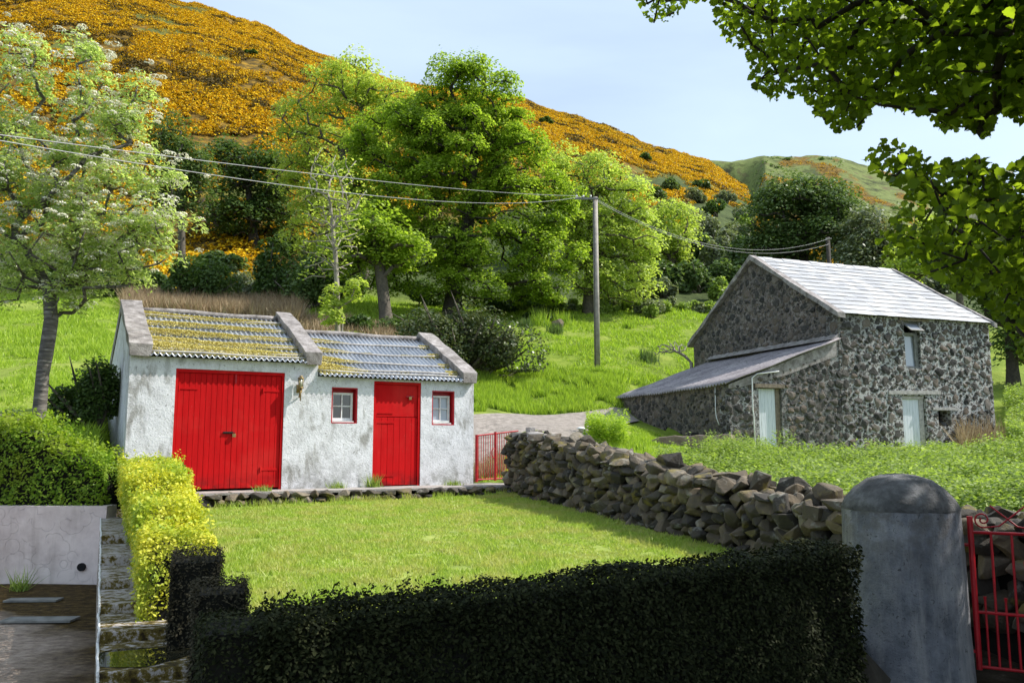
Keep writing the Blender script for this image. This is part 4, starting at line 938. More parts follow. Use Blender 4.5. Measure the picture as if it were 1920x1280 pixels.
# ---------------------------------------------------------------- gate pillar, boulder, ornamental gate
mb = MB(); pc = Vector((2.84, 6.12, 0)); prof = [(0.43, -.1), (.415, .3), (.405, .8), (.395, 1.12), (.40, 1.135), (.37, 1.20), (.31, 1.27), (.22, 1.335), (.12, 1.365), (.03, 1.375)]
n = 40; V = []
for (r, z) in prof:
    for k in range(n):
        a = 2 * math.pi * k / n; q = Vector((math.cos(a) * 1.5, math.sin(a) * 1.5, z * 2)); rr = r * (1 + .025 * mnoise.noise(q)) + .006 * mnoise.noise(q * 5)
        V.append((pc.x + rr * math.cos(a), pc.y + rr * math.sin(a), z + .008 * mnoise.noise(q * 3)))
F = [(i * n + k, i * n + (k + 1) % n, (i + 1) * n + (k + 1) % n, (i + 1) * n + k) for i in range(3) for k in range(n)]
pil = empty('gate_pillar', (pc.x, pc.y, 0), 'thick round grey rendered gate pillar with a domed top', 'pillar')
mb = MB(); mb.add(V[:4 * n], F); mb.build('shaft', M['pillar'], pil, True)
mb = MB(); mb.add(V[3 * n:], [(i * n + k, i * n + (k + 1) % n, (i + 1) * n + (k + 1) % n, (i + 1) * n + k) for i in range(len(prof) - 4) for k in range(n)] + [tuple((len(prof) - 4) * n + k for k in range(n))]); mb.build('dome', M['pillar_cap'], pil, True)
mb = MB(); put_rock(mb, (2.42, 5.78, .08), (.17, .15, .2)); meta(mb.build('boulder', M['bark_dark']), 'dark boulder at the foot of the round gate pillar', 'boulder')  # near-black colour stands in for the shade on the boulder
og = frame((3.27, 5.98), 118)
rg = empty('ornamental_gate', og(0, 0, .05), 'tall red wrought iron gate with scrolls, hung on the round gate pillar', 'gate')
RM = M['redmetal']
mb = MB(); mb.tube([og(0, 0, .03), og(0, 0, 1.08)], .02, 8); mb.build('hinge_stile', RM, rg)
mb = MB(); mb.tube([og(1.0, 0, .03), og(1.0, 0, 1.08)], .02, 8); mb.build('latch_stile', RM, rg)
for z in (.97, .42, .05): mb = MB(); mb.tube([og(0, 0, z), og(1.0, 0, z)], .011, 8); mb.build('rail', RM, rg)
for k in range(1, 8):
    mb = MB(); mb.tube([og(k * .125, 0, .05), og(k * .125, 0, .97)], .0085, 8); mb.build('bar', RM, rg)
for k in range(8):
    mb = MB(); mb.tube([og(.0625 + k * .125, 0, .05), og(.0625 + k * .125, 0, .5), og(.0625 + k * .125, 0, .53)], [.0075, .0075, .012], 8); mb.build('bar', RM, rg)
def spiral(cx, cz, r0, turns, start, sgn, tail):
    P = [og(cx + sgn * r0 * (1 - t * .8) * math.cos(start + t * turns * 6.283), 0, cz + r0 * (1 - t * .8) * math.sin(start + t * turns * 6.283)) for t in np.linspace(0, 1, 30)]
    return [og(*q) for q in tail][::-1] + P if tail else P
for (cx, sg) in ((.08, -1), (.39, 1), (.61, -1), (.92, 1)):
    mb = MB(); mb.tube(spiral(cx, 1.06, .055, 1.4, -1.57, sg, [(cx - sg * .1, 0, 1.02), (cx - sg * .18, 0, 1.09), (cx - sg * .26, 0, 1.16)]), .006, 6); mb.build('scroll', RM, rg, True)
for (cx, cz, sg) in ((.38, .62, 1), (.62, .62, -1), (.38, .76, 1), (.62, .76, -1)):
    mb = MB(); mb.tube(spiral(cx, cz, .075, 1.5, -1.57 if cz < .7 else 1.57, sg, None), .006, 6); mb.build('scroll', RM, rg, True)
mb = MB(); mb.tube([og(.5, 0, .97), og(.5, 0, 1.2), og(.5, 0, 1.24), og(.5, 0, 1.27)], [.01, .01, .022, .004], 8); mb.build('finial', RM, rg, True)
for z in (.88, .15):
    mb = MB(); mb.tube([og(0, 0, z), og(-.05, 0, z), og(-.09, .0, z - .03)], .013, 6); mb.build('hinge', RM, rg)

# ---------------------------------------------------------------- yard, its wall, stepped wall
def sheet(name, poly, z, mat, label, cat=None, n=40, wob=0.0, zf=None):
    xs = [p[0] for p in poly]; ys = [p[1] for p in poly]
    bm = bmesh.new(); vs = [bm.verts.new((p[0], p[1], 0)) for p in poly]; f = bm.faces.new(vs)
    bmesh.ops.triangulate(bm, faces=[f])
    for _ in range(n): bmesh.ops.subdivide_edges(bm, edges=[e for e in bm.edges if e.calc_length() > .5], cuts=1)
    bmesh.ops.triangulate(bm, faces=bm.faces)
    for v in bm.verts: v.co.z = (zf(v.co.x, v.co.y) if zf else z) + wob * mnoise.noise(Vector((v.co.x, v.co.y, 0)))
    me_ = bpy.data.meshes.new(name); bm.normal_update(); bm.to_mesh(me_); bm.free()
    o = link(name, me_, mat, smooth=True); meta(o, label, cat, kind='structure'); return o
YA = lambda Y: -4.72 + (9.6 - Y) * .4987      # x of the stepped wall's left edge
def yardmat():
    m, t, b = newmat('mossy_sunlit_yard'); f = tnoise(t, 9, 8, .75, ocoord(t, (1, 1.6, 1))); g = tnoise(t, 1.1, 5, .6)
    c = ramp(t, [(.32, (.018, .011, .005)), (.47, (.05, .03, .01)), (.57, (.10, .065, .018)), (.68, (.2, .14, .08))], f)
    sp = nn(t, 'ShaderNodeSeparateXYZ'); t.links.new(ocoord(t), sp.inputs[0])
    k = mrange(t, mth(t, 'ADD', mth(t, 'ADD', sp.outputs[0], mth(t, 'MULTIPLY', sp.outputs[1], .5)), mth(t, 'ADD', mth(t, 'MULTIPLY', g, 1.6), mth(t, 'MAXIMUM', mth(t, 'MULTIPLY', mth(t, 'SUBTRACT', sp.outputs[1], 7.4), 1.2), 0))), .9, .3)  # mask of the sunlit patch painted paler into the left front of the floor
    c = mix(t, k, c, ramp(t, [(.35, (.2, .15, .12)), (.6, (.42, .34, .28))], f)); t.links.new(c, b.inputs[0]); b.inputs['Roughness'].default_value = .8; b.inputs['Specular IOR Level'].default_value = .12; bump(t, b, f, .03); return m
sheet('yard', [(-9, 3), (YA(3) + .1, 3), (YA(9.7) + .1, 9.7), (-9, 9.7)], .004, yardmat(), 'brown mossy concrete yard floor at lower left', wob=.01)
mb = MB(); n = 30; V = []
for i in range(n + 1):
    x = -9 + (9 - 4.66) * i / n
    V += [(x, 9.62 + .01 * math.sin(x * 3), -.1), (x, 9.60 + .015 * math.sin(x * 2), .45), (x, 9.6 + .01 * math.sin(x * 5), .88), (x, 9.85, .88), (x, 9.85, -.1)]
mb.add(V, [(i * 5 + k, i * 5 + 5 + k, i * 5 + 6 + k, i * 5 + 1 + k) for i in range(n) for k in range(4)] + [(n * 5 + k for k in range(5))])
yw = mb.build('yard_wall', M['pink']); meta(yw, 'pinkish white rendered retaining wall at the back of the yard, under the green hedge', 'wall')
mb = MB(); mb.tube([(-4.9, 9.62, .2), (-4.9, 9.575, .2)], .045, 14); mb.build('drain_pipe', M['dark'], yw)
for (px_, py_, w_, l_, a, lab) in ((63, 1124, .52, .16, .06, 'small grey drain cover by the foot of the yard wall'), (75, 1161, .62, .2, .05, 'larger pale grey drain cover, nearer one in the mossy yard')):
    c_ = onz(px_, py_, .02); mb = MB(); fr_ = lambda s, d, z: Vector((c_.x + s * math.cos(a) - d * math.sin(a), c_.y + s * math.sin(a) + d * math.cos(a), z))
    rt = empty('drain_cover', (c_.x, c_.y, .01), lab, 'drain cover'); wall_cells(mb, -w_ / 2, w_ / 2, -l_ / 2, l_ / 2, [(-w_ / 2 + .02, w_ / 2 - .02, -l_ / 2 + .02, l_ / 2 - .02)], .012, .03, lambda s, d, z: fr_(s, z, d)); mb.build('rim', M['metalgrey'], rt)
    mb = MB(); mb.box((-w_ / 2 + .022, -l_ / 2 + .022, .01), (w_ / 2 - .022, l_ / 2 - .022, .028), fr_); mb.build('plate', M['metalgrey'], rt)
def stepmat():
    m, t, b = newmat('peeling_mossy_paint'); f = tnoise(t, 13, 9, .75, ocoord(t, (1, 1.5, 1)), 0); g = tnoise(t, 2.2, 5, .6)
    sp = nn(t, 'ShaderNodeSeparateXYZ'); t.links.new(ocoord(t), sp.inputs[0]); near = mrange(t, sp.outputs[1], 4.6, 6.4, -.06, .02)
    v = mth(t, 'ADD', f, near); c = ramp(t, [(.36, (.03, .02, .008)), (.43, (.11, .08, .015)), (.48, (.16, .12, .03)), (.53, (.42, .38, .36)), (.7, (.55, .51, .49))], v)
    t.links.new(c, b.inputs[0]); wet = mrange(t, tnoise(t, 1.5, 3), .5, .56); r_ = mrange(t, wet, 0, 1, .9, .75); b.inputs['Specular IOR Level'].default_value = .25; t.links.new(r_, b.inputs['Roughness']); bump(t, b, f, .012); return m
sw = empty('stepped_wall', (-3.4, 7, 0), 'stepped low wall with peeling white paint and moss, between the yard and the golden hedge', 'wall')
ST_ = [(9.75, 7.85, .74), (7.85, 7.05, .66), (7.05, 6.35, .58), (6.35, 5.75, .51), (5.75, 5.2, .45), (5.2, 4.55, .385), (4.55, 2.9, .32)]
sm_ = stepmat()
for k, (ya, yb, z) in enumerate(ST_):
    mb = MB(); mb.box((0, 0, 0), (1, 1, 1), lambda a, b, c: Vector((YA(ya + (yb - ya) * b) + a * .75, ya + (yb - ya) * b - .0 + a * .3, -.1 + c * (z + .1)))); mb.build('tread', sm_, sw, bevel=.015)
pm, pt_, pb = newmat('puddle_water'); pb.inputs[0].default_value = (.02, .02, .012, 1); pb.inputs['Roughness'].default_value = .02; pb.inputs['Specular IOR Level'].default_value = 1
mb = MB(); V = [(YA(5.0) + .28 + .0 + .25 * math.cos(a) * (1 + .2 * math.sin(3 * a)), 5.0 + .26 * math.sin(a) * (1 + .15 * math.cos(2 * a)), .314) for a in np.linspace(0, 6.283, 28)[:-1]]
V = [(p[0] + .02, p[1] - .12, .389) for p in V]; mb.add(V, [tuple(range(27))]); meta(mb.build('puddle', pm), 'shallow puddle lying on a tread of the stepped wall', 'puddle', kind='structure')
# white painted edge line
P_ = []; mb = MB()
for (ya, yb, z) in ST_: P_ += [(YA(ya) + .0, ya, z), (YA(yb), yb, z)]
mb.tube([p for q in range(len(P_) - 1) for p in [tuple(np.array(P_[q]) * (1 - t) + np.array(P_[q + 1]) * t + rng.normal(size=3) * .002) for t in np.linspace(0, 1, 9)[:-1]]], .008, 6); mb.build('painted_edge', M['white'], sw)

# ---------------------------------------------------------------- lawn and lane
lz = lambda x, y: .25 + .04 * (y - 5)
LP = [(-1.5, 4.0), (-1.1, 4.15), (2.2, 5.75), (3.3, 7.0), (3.4, 7.9), (.3, 15.9), (-.4, 15.1), (-5.6, 12.75), (-4.3, 9.9), (-2.3, 6.0)]
def lawnmat():
    m, t, b = newmat('lawn_turf'); f = tnoise(t, 2.2, 8, .7); c = ramp(t, [(.35, (.16, .22, .035)), (.55, (.26, .33, .05)), (.7, (.4, .4, .12))], f)
    t.links.new(c, b.inputs[0]); b.inputs['Roughness'].default_value = .95; bump(t, b, tnoise(t, 30, 4), .02); return m
sheet('lawn', LP, 0, lawnmat(), 'sunny mown lawn between the sheds and the front hedge', zf=lz)
def inpoly(x, y, poly):
    c = np.zeros(len(x), bool); n = len(poly)
    for i in range(n):
        x1, y1 = poly[i]; x2, y2 = poly[(i + 1) % n]
        c ^= ((y1 > y) != (y2 > y)) & (x < (x2 - x1) * (y - y1) / ((y2 - y1) + 1e-12) + x1)
    return c
n = 330000; x = rng.uniform(-5.8, 4, n); y = 3.4 + 12.6 * rng.uniform(0, 1, n) ** 1.15; k = inpoly(x, y, LP) & (fbm(x * 2, y * 2, 3) > .26); x, y = x[k], y[k]
hh = np.interp(fbm(x * 1.2, y * 1.2, 8), [.3, .7], [.022, .05]) * np.where(rng.uniform(size=len(x)) < .01, 2.4, 1)
gb = link('grass', npmesh('grass', blades(np.stack([x, y, lz(x, y)], 1), hh, .009 + y * .0006, .5), 3), M['grass']); meta(gb, 'short green grass blades of the mown lawn', 'grass', kind='stuff')
def roadmat():
    m, t, b = newmat('lane_gravel'); f = tnoise(t, 5, 9, .72); c = ramp(t, [(.35, (.16, .14, .12)), (.55, (.3, .26, .23)), (.7, (.42, .37, .33))], f); t.links.new(c, b.inputs[0]); b.inputs['Roughness'].default_value = .95; bump(t, b, f, .03); return m
rp = [at(p[0], p[1], p[2]) for p in ((850, 800, 18.5), (990, 812, 19), (1098, 812, 21), (1130, 795, 23.5), (1200, 790, 27), (1170, 776, 28.4), (1000, 778, 26.6), (850, 796, 24))]
sheet('lane', [(p.x, p.y) for p in rp], 0, roadmat(), 'pale gravel lane passing behind the dry stone wall', zf=lambda x, y: tz(x, y) + .03)

# ---------------------------------------------------------------- hedges
def hedge_body(name, path, mat, leaf, dens, label, parts=None, aspect=.55, jit=.05, coremat=None, cat='hedge', taper=0):
    """path: list of (x, y, zbase, ztop, halfwidth)"""
    root = empty(name, (path[0][0], path[0][1], path[0][2]), label, cat)
    pts = []; out = []; core = MB(); CV = []
    for k, (p, q) in enumerate(zip(path, path[1:])):
        a = np.array(p); b = np.array(q); L_ = math.hypot(b[0] - a[0], b[1] - a[1]); t_ = np.array([b[0] - a[0], b[1] - a[1]]) / L_; nrm = np.array([-t_[1], t_[0]])
        H_ = max(a[3] - a[2], .1); W_ = a[4] * 2; per = 2 * H_ + W_; n_ = int(dens * L_ * per * 1.25)
        u = rng.uniform(0, 1, n_); pr = rng.uniform(0, per, n_); c = a[None] * (1 - u[:, None]) + b[None] * u[:, None]
        hw = c[:, 4]; zb, zt_ = c[:, 2], c[:, 3]; fr_ = (zt_ - zb)
        side = np.where(pr < H_, 1, np.where(pr < 2 * H_, -1, 0)); hfrac = np.where(side == 1, pr / H_, (pr - H_) / H_); tf = (pr - 2 * H_) / W_ * 2 - 1
        off = np.where(side == 0, tf * hw, side * hw * (1 - .10 * np.clip(hfrac, 0, 1) ** 6 - taper * (1 - np.clip(hfrac, 0, 1)))); z = np.where(side == 0, zt_ - .10 * np.abs(tf) ** 5 * hw / .3, zb + hfrac * fr_)
        N3 = np.stack([np.where(side == 0, 0, side * nrm[0]), np.where(side == 0, 0, side * nrm[1]), np.where(side == 0, 1, .15)], 1)
        P = np.stack([c[:, 0] + nrm[0] * off, c[:, 1] + nrm[1] * off, z], 1)
        lump = (fbm(P[:, 0] * 2.2 + P[:, 2], P[:, 1] * 2.2 + P[:, 2] * 1.7, 4) - .5) * jit * 3.5 + (fbm(P[:, 0] * 8 + P[:, 2] * 5, P[:, 1] * 8 - P[:, 2] * 6, 5) - .5) * jit * 1.6
        P += N3 * (lump + rng.normal(size=n_) * .012 - rng.exponential(.045 if dens > 6000 else .025, n_))[:, None]
        pts.append(P); out.append(N3)
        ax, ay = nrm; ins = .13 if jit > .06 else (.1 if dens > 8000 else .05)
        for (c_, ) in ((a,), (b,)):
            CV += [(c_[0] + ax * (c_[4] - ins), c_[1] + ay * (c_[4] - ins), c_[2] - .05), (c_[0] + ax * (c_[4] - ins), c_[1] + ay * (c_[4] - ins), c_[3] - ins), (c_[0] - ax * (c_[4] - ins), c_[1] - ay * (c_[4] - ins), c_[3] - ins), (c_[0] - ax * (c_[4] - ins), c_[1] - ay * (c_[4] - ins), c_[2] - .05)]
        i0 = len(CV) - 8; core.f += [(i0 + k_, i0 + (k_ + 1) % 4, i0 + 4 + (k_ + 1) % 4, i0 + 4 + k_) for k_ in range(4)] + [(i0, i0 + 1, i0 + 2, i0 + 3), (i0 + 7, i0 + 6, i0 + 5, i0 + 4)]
    # end caps
    for (c_, d_) in ((path[0], np.array(path[0][:2]) - np.array(path[1][:2])), (path[-1], np.array(path[-1][:2]) - np.array(path[-2][:2]))):
        d_ = d_ / np.linalg.norm(d_); nrm = np.array([-d_[1], d_[0]]); n_ = int(dens * (c_[3] - c_[2]) * c_[4] * 2 * 1.3); a = rng.uniform(-1, 1, n_); h_ = rng.uniform(0, 1, n_)
        P = np.stack([c_[0] + nrm[0] * a * c_[4], c_[1] + nrm[1] * a * c_[4], c_[2] + h_ * (c_[3] - c_[2])], 1); N3 = np.tile([d_[0], d_[1], .1], (n_, 1))
        P += N3 * ((fbm(P[:, 0] * 5 + P[:, 2] * 3, P[:, 1] * 5, 5) - .5) * jit * 2 + rng.normal(size=n_) * .012)[:, None]; pts.append(P); out.append(N3)
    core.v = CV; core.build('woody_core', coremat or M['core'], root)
    P = np.vstack(pts); N3 = np.vstack(out); leafobj('foliage', P, leaf, mat, root, up=.25, out=N3, outw=1.1, aspect=aspect)
    return root
def sprigs(root, path, n, ln, mat, leaf):
    mb = MB(); P = []
    for _ in range(n):
        k = rng.integers(len(path) - 1); t = rng.uniform(); c = np.array(path[k]) * (1 - t) + np.array(path[k + 1]) * t; a = rng.uniform(-1, 1)
        d_ = np.array(path[k + 1][:2]) - np.array(path[k][:2]); d_ /= np.linalg.norm(d_)
        s = np.array([c[0] - d_[1] * a * c[4], c[1] + d_[0] * a * c[4], c[3] - .04]); e = s + np.array([rng.normal() * .3, rng.normal() * .3, 1]) * ln * rng.uniform(.4, 1.2)
        for q in np.linspace(.2, 1, 7): P.append(s + (e - s) * q + rng.normal(size=3) * .012)
    leafobj('sprig', np.array(P), leaf, mat, root, up=.3)
hp_ = [(2.13, 5.56, 0, .94, .21), (1.52, 5.27, 0, .92, .21), (.52, 4.83, 0, .88, .21), (-.28, 4.47, 0, .83, .21), (-.83, 4.22, 0, .80, .21), (-1.2, 4.05, 0, .78, .21)]
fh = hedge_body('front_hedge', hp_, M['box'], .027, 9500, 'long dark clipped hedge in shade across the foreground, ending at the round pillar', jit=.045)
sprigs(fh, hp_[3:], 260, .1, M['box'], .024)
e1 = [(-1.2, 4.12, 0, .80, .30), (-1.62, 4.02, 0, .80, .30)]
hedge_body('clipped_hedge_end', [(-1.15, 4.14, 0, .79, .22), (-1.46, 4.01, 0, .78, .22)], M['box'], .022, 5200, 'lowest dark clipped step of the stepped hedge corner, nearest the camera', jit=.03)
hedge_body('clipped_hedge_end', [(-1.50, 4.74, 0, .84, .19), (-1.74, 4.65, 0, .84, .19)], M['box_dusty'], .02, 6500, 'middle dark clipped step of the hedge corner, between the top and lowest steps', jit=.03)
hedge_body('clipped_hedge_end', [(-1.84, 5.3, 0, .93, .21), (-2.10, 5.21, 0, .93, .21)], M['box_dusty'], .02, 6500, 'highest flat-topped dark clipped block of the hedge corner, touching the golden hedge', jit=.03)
gy = [(-2.22, 5.6, .25, .98, .24), (-2.55, 6.25, .25, 1.0, .24), (-2.62, 6.4, .3, 1.12, .25), (-3.22, 7.6, .35, 1.17, .26), (-3.30, 7.75, .4, 1.3, .28), (-4.5, 10.3, .5, 1.42, .36)]
gh = hedge_body('golden_hedge', gy, M['privet_y'], .027, 5200, 'bright yellow-green privet hedge running back from the corner along the left of the lawn', jit=.065, taper=.4)
sprigs(gh, gy, 500, .12, M['privet_y'], .032)
lg = [(-4.75, 9.95, .86, 1.35, .3), (-5.2, 10.0, .86, 1.52, .32), (-5.75, 10.05, .86, 1.86, .4), (-6.6, 10.1, .86, 1.84, .42), (-9, 10.1, .86, 1.8, .42)]
lh = hedge_body('green_hedge', lg, M['privet_g'], .045, 2300, 'shaggy mid green hedge growing on top of the pinkish yard wall at left', jit=.12)
sprigs(lh, lg, 420, .18, M['privet_g'], .045)

# ---------------------------------------------------------------- field grass and weeds
n = 300000; px = rng.uniform(-40, 1500, n); y = 12.6 + 35.4 * rng.uniform(0, 1, n) ** .9; x = (px - 960) / FPX * y
road = (px > 850) & (px < 1180) & (y > 18.5) & (y < 27.4); tk = fbm(x * .9, y * .9, 12)
k = ~road & (tk > .34) & ((y > 17) | (px < 232)); k &= ~((px > 230) & (px < 905) & (y < 20.5)); k &= ~((px > 1150) & (y < 31) & (px > 1180)); x, y, tk = x[k], y[k], tk[k]
hh = np.interp(tk, [.38, .7], [.05, .24]); meta(link('field_grass', npmesh('field_grass', blades(np.stack([x, y, terr(x, y) - .04], 1), hh, .016 + y * .0011, .45), 3), M['fieldgrass']), 'rough tussocky bright green grass on the rising field', 'grass', kind='stuff')
def patch(name, poly, n, h, wd, mat, label, cat, lean=.35, yr=None):
    """grass patch inside an image-independent ground polygon given as (px,Y) pairs of its outline"""
    P = [((p[0] - 960) / FPX * p[1], p[1]) for p in poly]; xs = [p[0] for p in P]; ys = [p[1] for p in P]
    x = rng.uniform(min(xs), max(xs), n * 3); y = rng.uniform(min(ys), max(ys), n * 3); k = inpoly(x, y, P) & (fbm(x * 1.3, y * 1.3, 66) > .42); x, y = x[k][:n], y[k][:n]
    o = link(name, npmesh(name, blades(np.stack([x, y, terr(x, y) - .03], 1), h, wd, lean), 3), mat); meta(o, label, cat, kind='stuff'); return o
patch('brown_rushes', [(225, 36), (560, 36), (560, 41), (225, 42)], 16000, .8, .06, M['drygrass'], 'band of dead brown rushes at the top of the field behind the shed', 'rushes')
patch('brown_rushes', [(560, 34), (830, 34), (830, 38), (560, 38)], 4500, .5, .06, M['drygrass'], 'patch of brown rushes around the foot of the sycamore', 'rushes')
patch('dry_grass', [(1790, 23.5), (1880, 23.5), (1880, 26), (1790, 26)], 900, .9, .03, M['drygrass'], 'tuft of dry grass at the right foot of the barn', 'dry grass')
patch('gate_grass', [(880, 17), (945, 17), (945, 19), (880, 19)], 1500, .3, .02, M['drygrass'], 'dry yellow grass seen through the small red gate', 'grass')
patch('verge_grass', [(880, 25.3), (960, 26.6), (1165, 28.2), (1165, 32), (880, 32)], 30000, .27, .035, M['fieldgrass'], 'long bright grass on the bank above the lane', 'grass')
patch('lane_grass', [(1085, 15), (1300, 14), (1380, 21.4), (1190, 25.5), (1140, 22)], 16000, .09, .03, M['fieldgrass'], 'short green grass between the lane, the lean-to and the dry stone wall', 'grass')
patch('bank_grass', [(1100, 15), (1220, 14), (1270, 19), (1190, 21.5), (1150, 22)], 6000, .25, .03, M['fieldgrass'], 'long green grass between the dry stone wall and the lean-to', 'grass')
# nettles
def nettles(name, poly, n, hmin, hmax, mat, leaf, label, cat):
    P = [((p[0] - 960) / FPX * p[1], p[1]) for p in poly]; xs = [p[0] for p in P]; ys = [p[1] for p in P]
    x = rng.uniform(min(xs), max(xs), n * 4); y = min(ys) + (max(ys) - min(ys)) * rng.uniform(0, 1, n * 4) ** 1.25; k = inpoly(x, y, P); x, y = x[k][:n], y[k][:n]
    h = np.interp(fbm(x * .8, y * .8, 19), [.25, .75], [hmin, hmax]) * rng.uniform(.8, 1.15, len(x)); z = terr(x, y); m = 22
    idx = np.repeat(np.arange(len(x)), m); lev = np.tile(np.linspace(.35, 1, m), len(x)); a = rng.uniform(0, 6.283, len(idx)); rr = leaf * (1.35 - lev * .9)
    C_ = np.stack([x[idx] + np.cos(a) * rr, y[idx] + np.sin(a) * rr, z[idx] + h[idx] * lev], 1); T = np.stack([np.cos(a), np.sin(a), -.35 + 0 * a], 1)
    o = leafobj(name, C_, leaf * (1.3 - .6 * lev), mat, tang=T, up=1.2, aspect=.55); meta(o, label, cat, kind='stuff')
nettles('nettles', [(1585, 8.1), (1600, 7.2), (1700, 7.0), (1960, 7.2), (1990, 10), (1990, 21.5), (1560, 20.5), (1400, 19.5), (1255, 18.5), (1190, 14.5), (1290, 12.2), (1400, 10.6), (1500, 9.4)], 6500, .25, .85, M['nettle'], .095, 'dense bed of young nettles between the dry stone wall and the barn', 'nettles')
nettles('nettles', [(1885, 22), (2000, 22), (2000, 33), (1885, 33)], 1300, .6, 1.0, M['nettle'], .12, 'tall nettles past the right-hand corner of the barn', 'nettles')
nettles('weed_clump', [(1098, 19.8), (1170, 19.8), (1175, 22.3), (1105, 22.3)], 260, .55, .85, M['fieldgrass'], .09, 'bushy green weed clump at the corner of the lane by the lean-to', 'weeds')
nettles('weed_clump', [(1310, 17.2), (1440, 17.2), (1440, 19), (1320, 19)], 360, .6, .9, M['nettle'], .07, 'taller nettles in front of the lean-to door', 'nettles')

# ---------------------------------------------------------------- more trees
rowan_lobes = [(20, 200, 62, 90), (70, 320, 95, 90), (0, 400, 70, 110), (170, 150, 38, 50), (190, 250, 62, 60), (160, 350, 80, 70), (240, 330, 56, 56), (268, 180, 20, 42), (232, 230, 40, 56), (100, 460, 100, 70), (200, 450, 90, 55), (290, 420, 60, 40), (10, 540, 60, 55), (120, 545, 70, 45), (205, 520, 60, 38), (40, 110, 34, 40), (-40, 300, 60, 130), (310, 350, 28, 34), (300, 480, 34, 22), (160, 95, 18, 24)]
rw, ratt = tree('rowan_tree', 'flowering rowan with creamy blossom clusters standing left of the white shed', 'tree', [(72, 776), (80, 700), (90, 640), (96, 600), (92, 540, .2)], 12.4, rowan_lobes, 250, 30000, .08, .36, M['rowan_leaf'], M['rowan_bark'], .10, .004, .7, depth=.8, shell=.3, aspect=.36, step=.22, sag=.02, up=.5, jit=.09, crown='crown')
P = []; O = []
for b_ in ratt:
    for q in range(rng.integers(3, 7)):
        c_ = b_ + rng.normal(size=3) * np.array([.24, .24, .10]) + np.array([0, 0, .24]); r_ = rng.uniform(.05, .085)
        d_ = unit(rng.normal(size=(34, 3))); d_[:, 2] = np.abs(d_[:, 2]); P.append(c_ + d_ * r_ * np.array([1, 1, .55])); O.append(d_)
leafobj('blossom', np.vstack(P), .028, M['blossom'], rw, up=.2, aspect=.9, out=np.vstack(O), outw=1.2)
tree('ash_tree', 'loose pale feathery tree rising behind the left side of the big sycamore', 'tree', [(690, 560), (680, 480), (655, 380), (640, 280)], 50, [(615, 175, 52, 62), (560, 240, 42, 70), (660, 150, 52, 40), (690, 220, 50, 50), (620, 280, 75, 60), (560, 350, 45, 60), (640, 370, 80, 60), (700, 180, 40, 40), (742, 200, 46, 46), (720, 260, 40, 46), (585, 440, 50, 60)], 300, 30000, .19, 1.0, M['yellowgreen'], M['bark'], .3, .018, .6, shell=.3)
tree('bare_tree', 'slender pale-barked tree with mostly bare twigs behind the gap in the shed roofs', 'tree', [(637, 612), (632, 540), (628, 470), (620, 390)], 27, [(598, 380, 34, 75), (650, 360, 40, 85), (620, 330, 45, 60), (590, 480, 40, 60), (655, 470, 35, 60), (625, 430, 60, 80)], 210, 1300, .11, .35, M['yellowgreen'], M['bark_pale'], .085, .008, 1., shell=.1, sag=-.06, step=.4, jit=.05)
tree('leafy_sucker', 'bright green leafy growth on the foot of the slender bare tree', 'shrub', [(640, 616), (642, 590)], 26.6, [(640, 590, 30, 40), (625, 560, 20, 30), (655, 550, 22, 30)], 20, 1400, .14, .4, M['yellowgreen'], M['bark_pale'], .04, .01)
tree('old_trunk_tree', 'tree with a thick pale bare trunk left of the sycamore foot', 'tree', [(727, 586), (718, 545), (712, 500), (700, 440)], 38, [(690, 440, 55, 50), (740, 470, 50, 40), (660, 490, 40, 40)], 70, 9000, .2, .9, M['sycamore'], M['bark'], .28, .02, .5)
tree('pale_tree', 'airy yellow-green tree with visible limbs directly right of the utility pole', 'tree', [(1103, 590), (1104, 500), (1108, 420), (1122, 350)], 45, [(1120, 335, 48, 42), (1075, 390, 34, 45), (1165, 380, 50, 52), (1195, 450, 46, 60), (1130, 440, 60, 55), (1175, 530, 60, 40), (1070, 470, 30, 50), (1100, 525, 60, 38), (1050, 320, 30, 40)], 300, 34000, .17, .9, M['ash'], M['bark'], .25, .018, .55, shell=.3)
tree('round_tree', 'big round dark green tree on the slope directly behind the barn roof', 'tree', [(1500, 560), (1505, 500), (1510, 440)], 60, [(1450, 410, 50, 55), (1490, 380, 60, 40), (1550, 400, 62, 48), (1440, 470, 45, 35), (1520, 460, 80, 45), (1590, 430, 40, 45)], 260, 30000, .26, 1.5, M['scrub'], M['bark_dark'], .4, .03, .7, shell=.3)
tree('grey_green_tree', 'softer grey-green tree right of the round tree behind the barn ridge', 'tree', [(1630, 570), (1630, 500)], 56, [(1620, 450, 42, 55), (1670, 480, 45, 45), (1600, 510, 45, 40)], 90, 10000, .26, 1.5, M['greyleaf'], M['bark_dark'], .25, .03, .7, shell=.3)
tree('dark_tree', 'dense dark green tree on the gorse slope, left of the pale feathery tree', 'tree', [(478, 470), (470, 400), (465, 350)], 62, [(450, 320, 45, 40), (500, 340, 50, 60), (470, 380, 60, 40), (420, 300, 22, 20), (450, 420, 60, 30), (520, 420, 40, 34)], 130, 15000, .28, 1.6, M['darkleaf'], M['bark_dark'], .35, .03, .7, shell=.3)
tree('willow', 'soft yellow-green willow seen over the right of the rowan crown', 'tree', [(345, 500), (340, 420), (338, 350)], 44, [(348, 310, 36, 44), (318, 262, 26, 28), (368, 350, 22, 50), (320, 370, 36, 50)], 90, 9500, .18, 1.0, M['scrub'], M['bark'], .2, .02, .8, shell=.3)
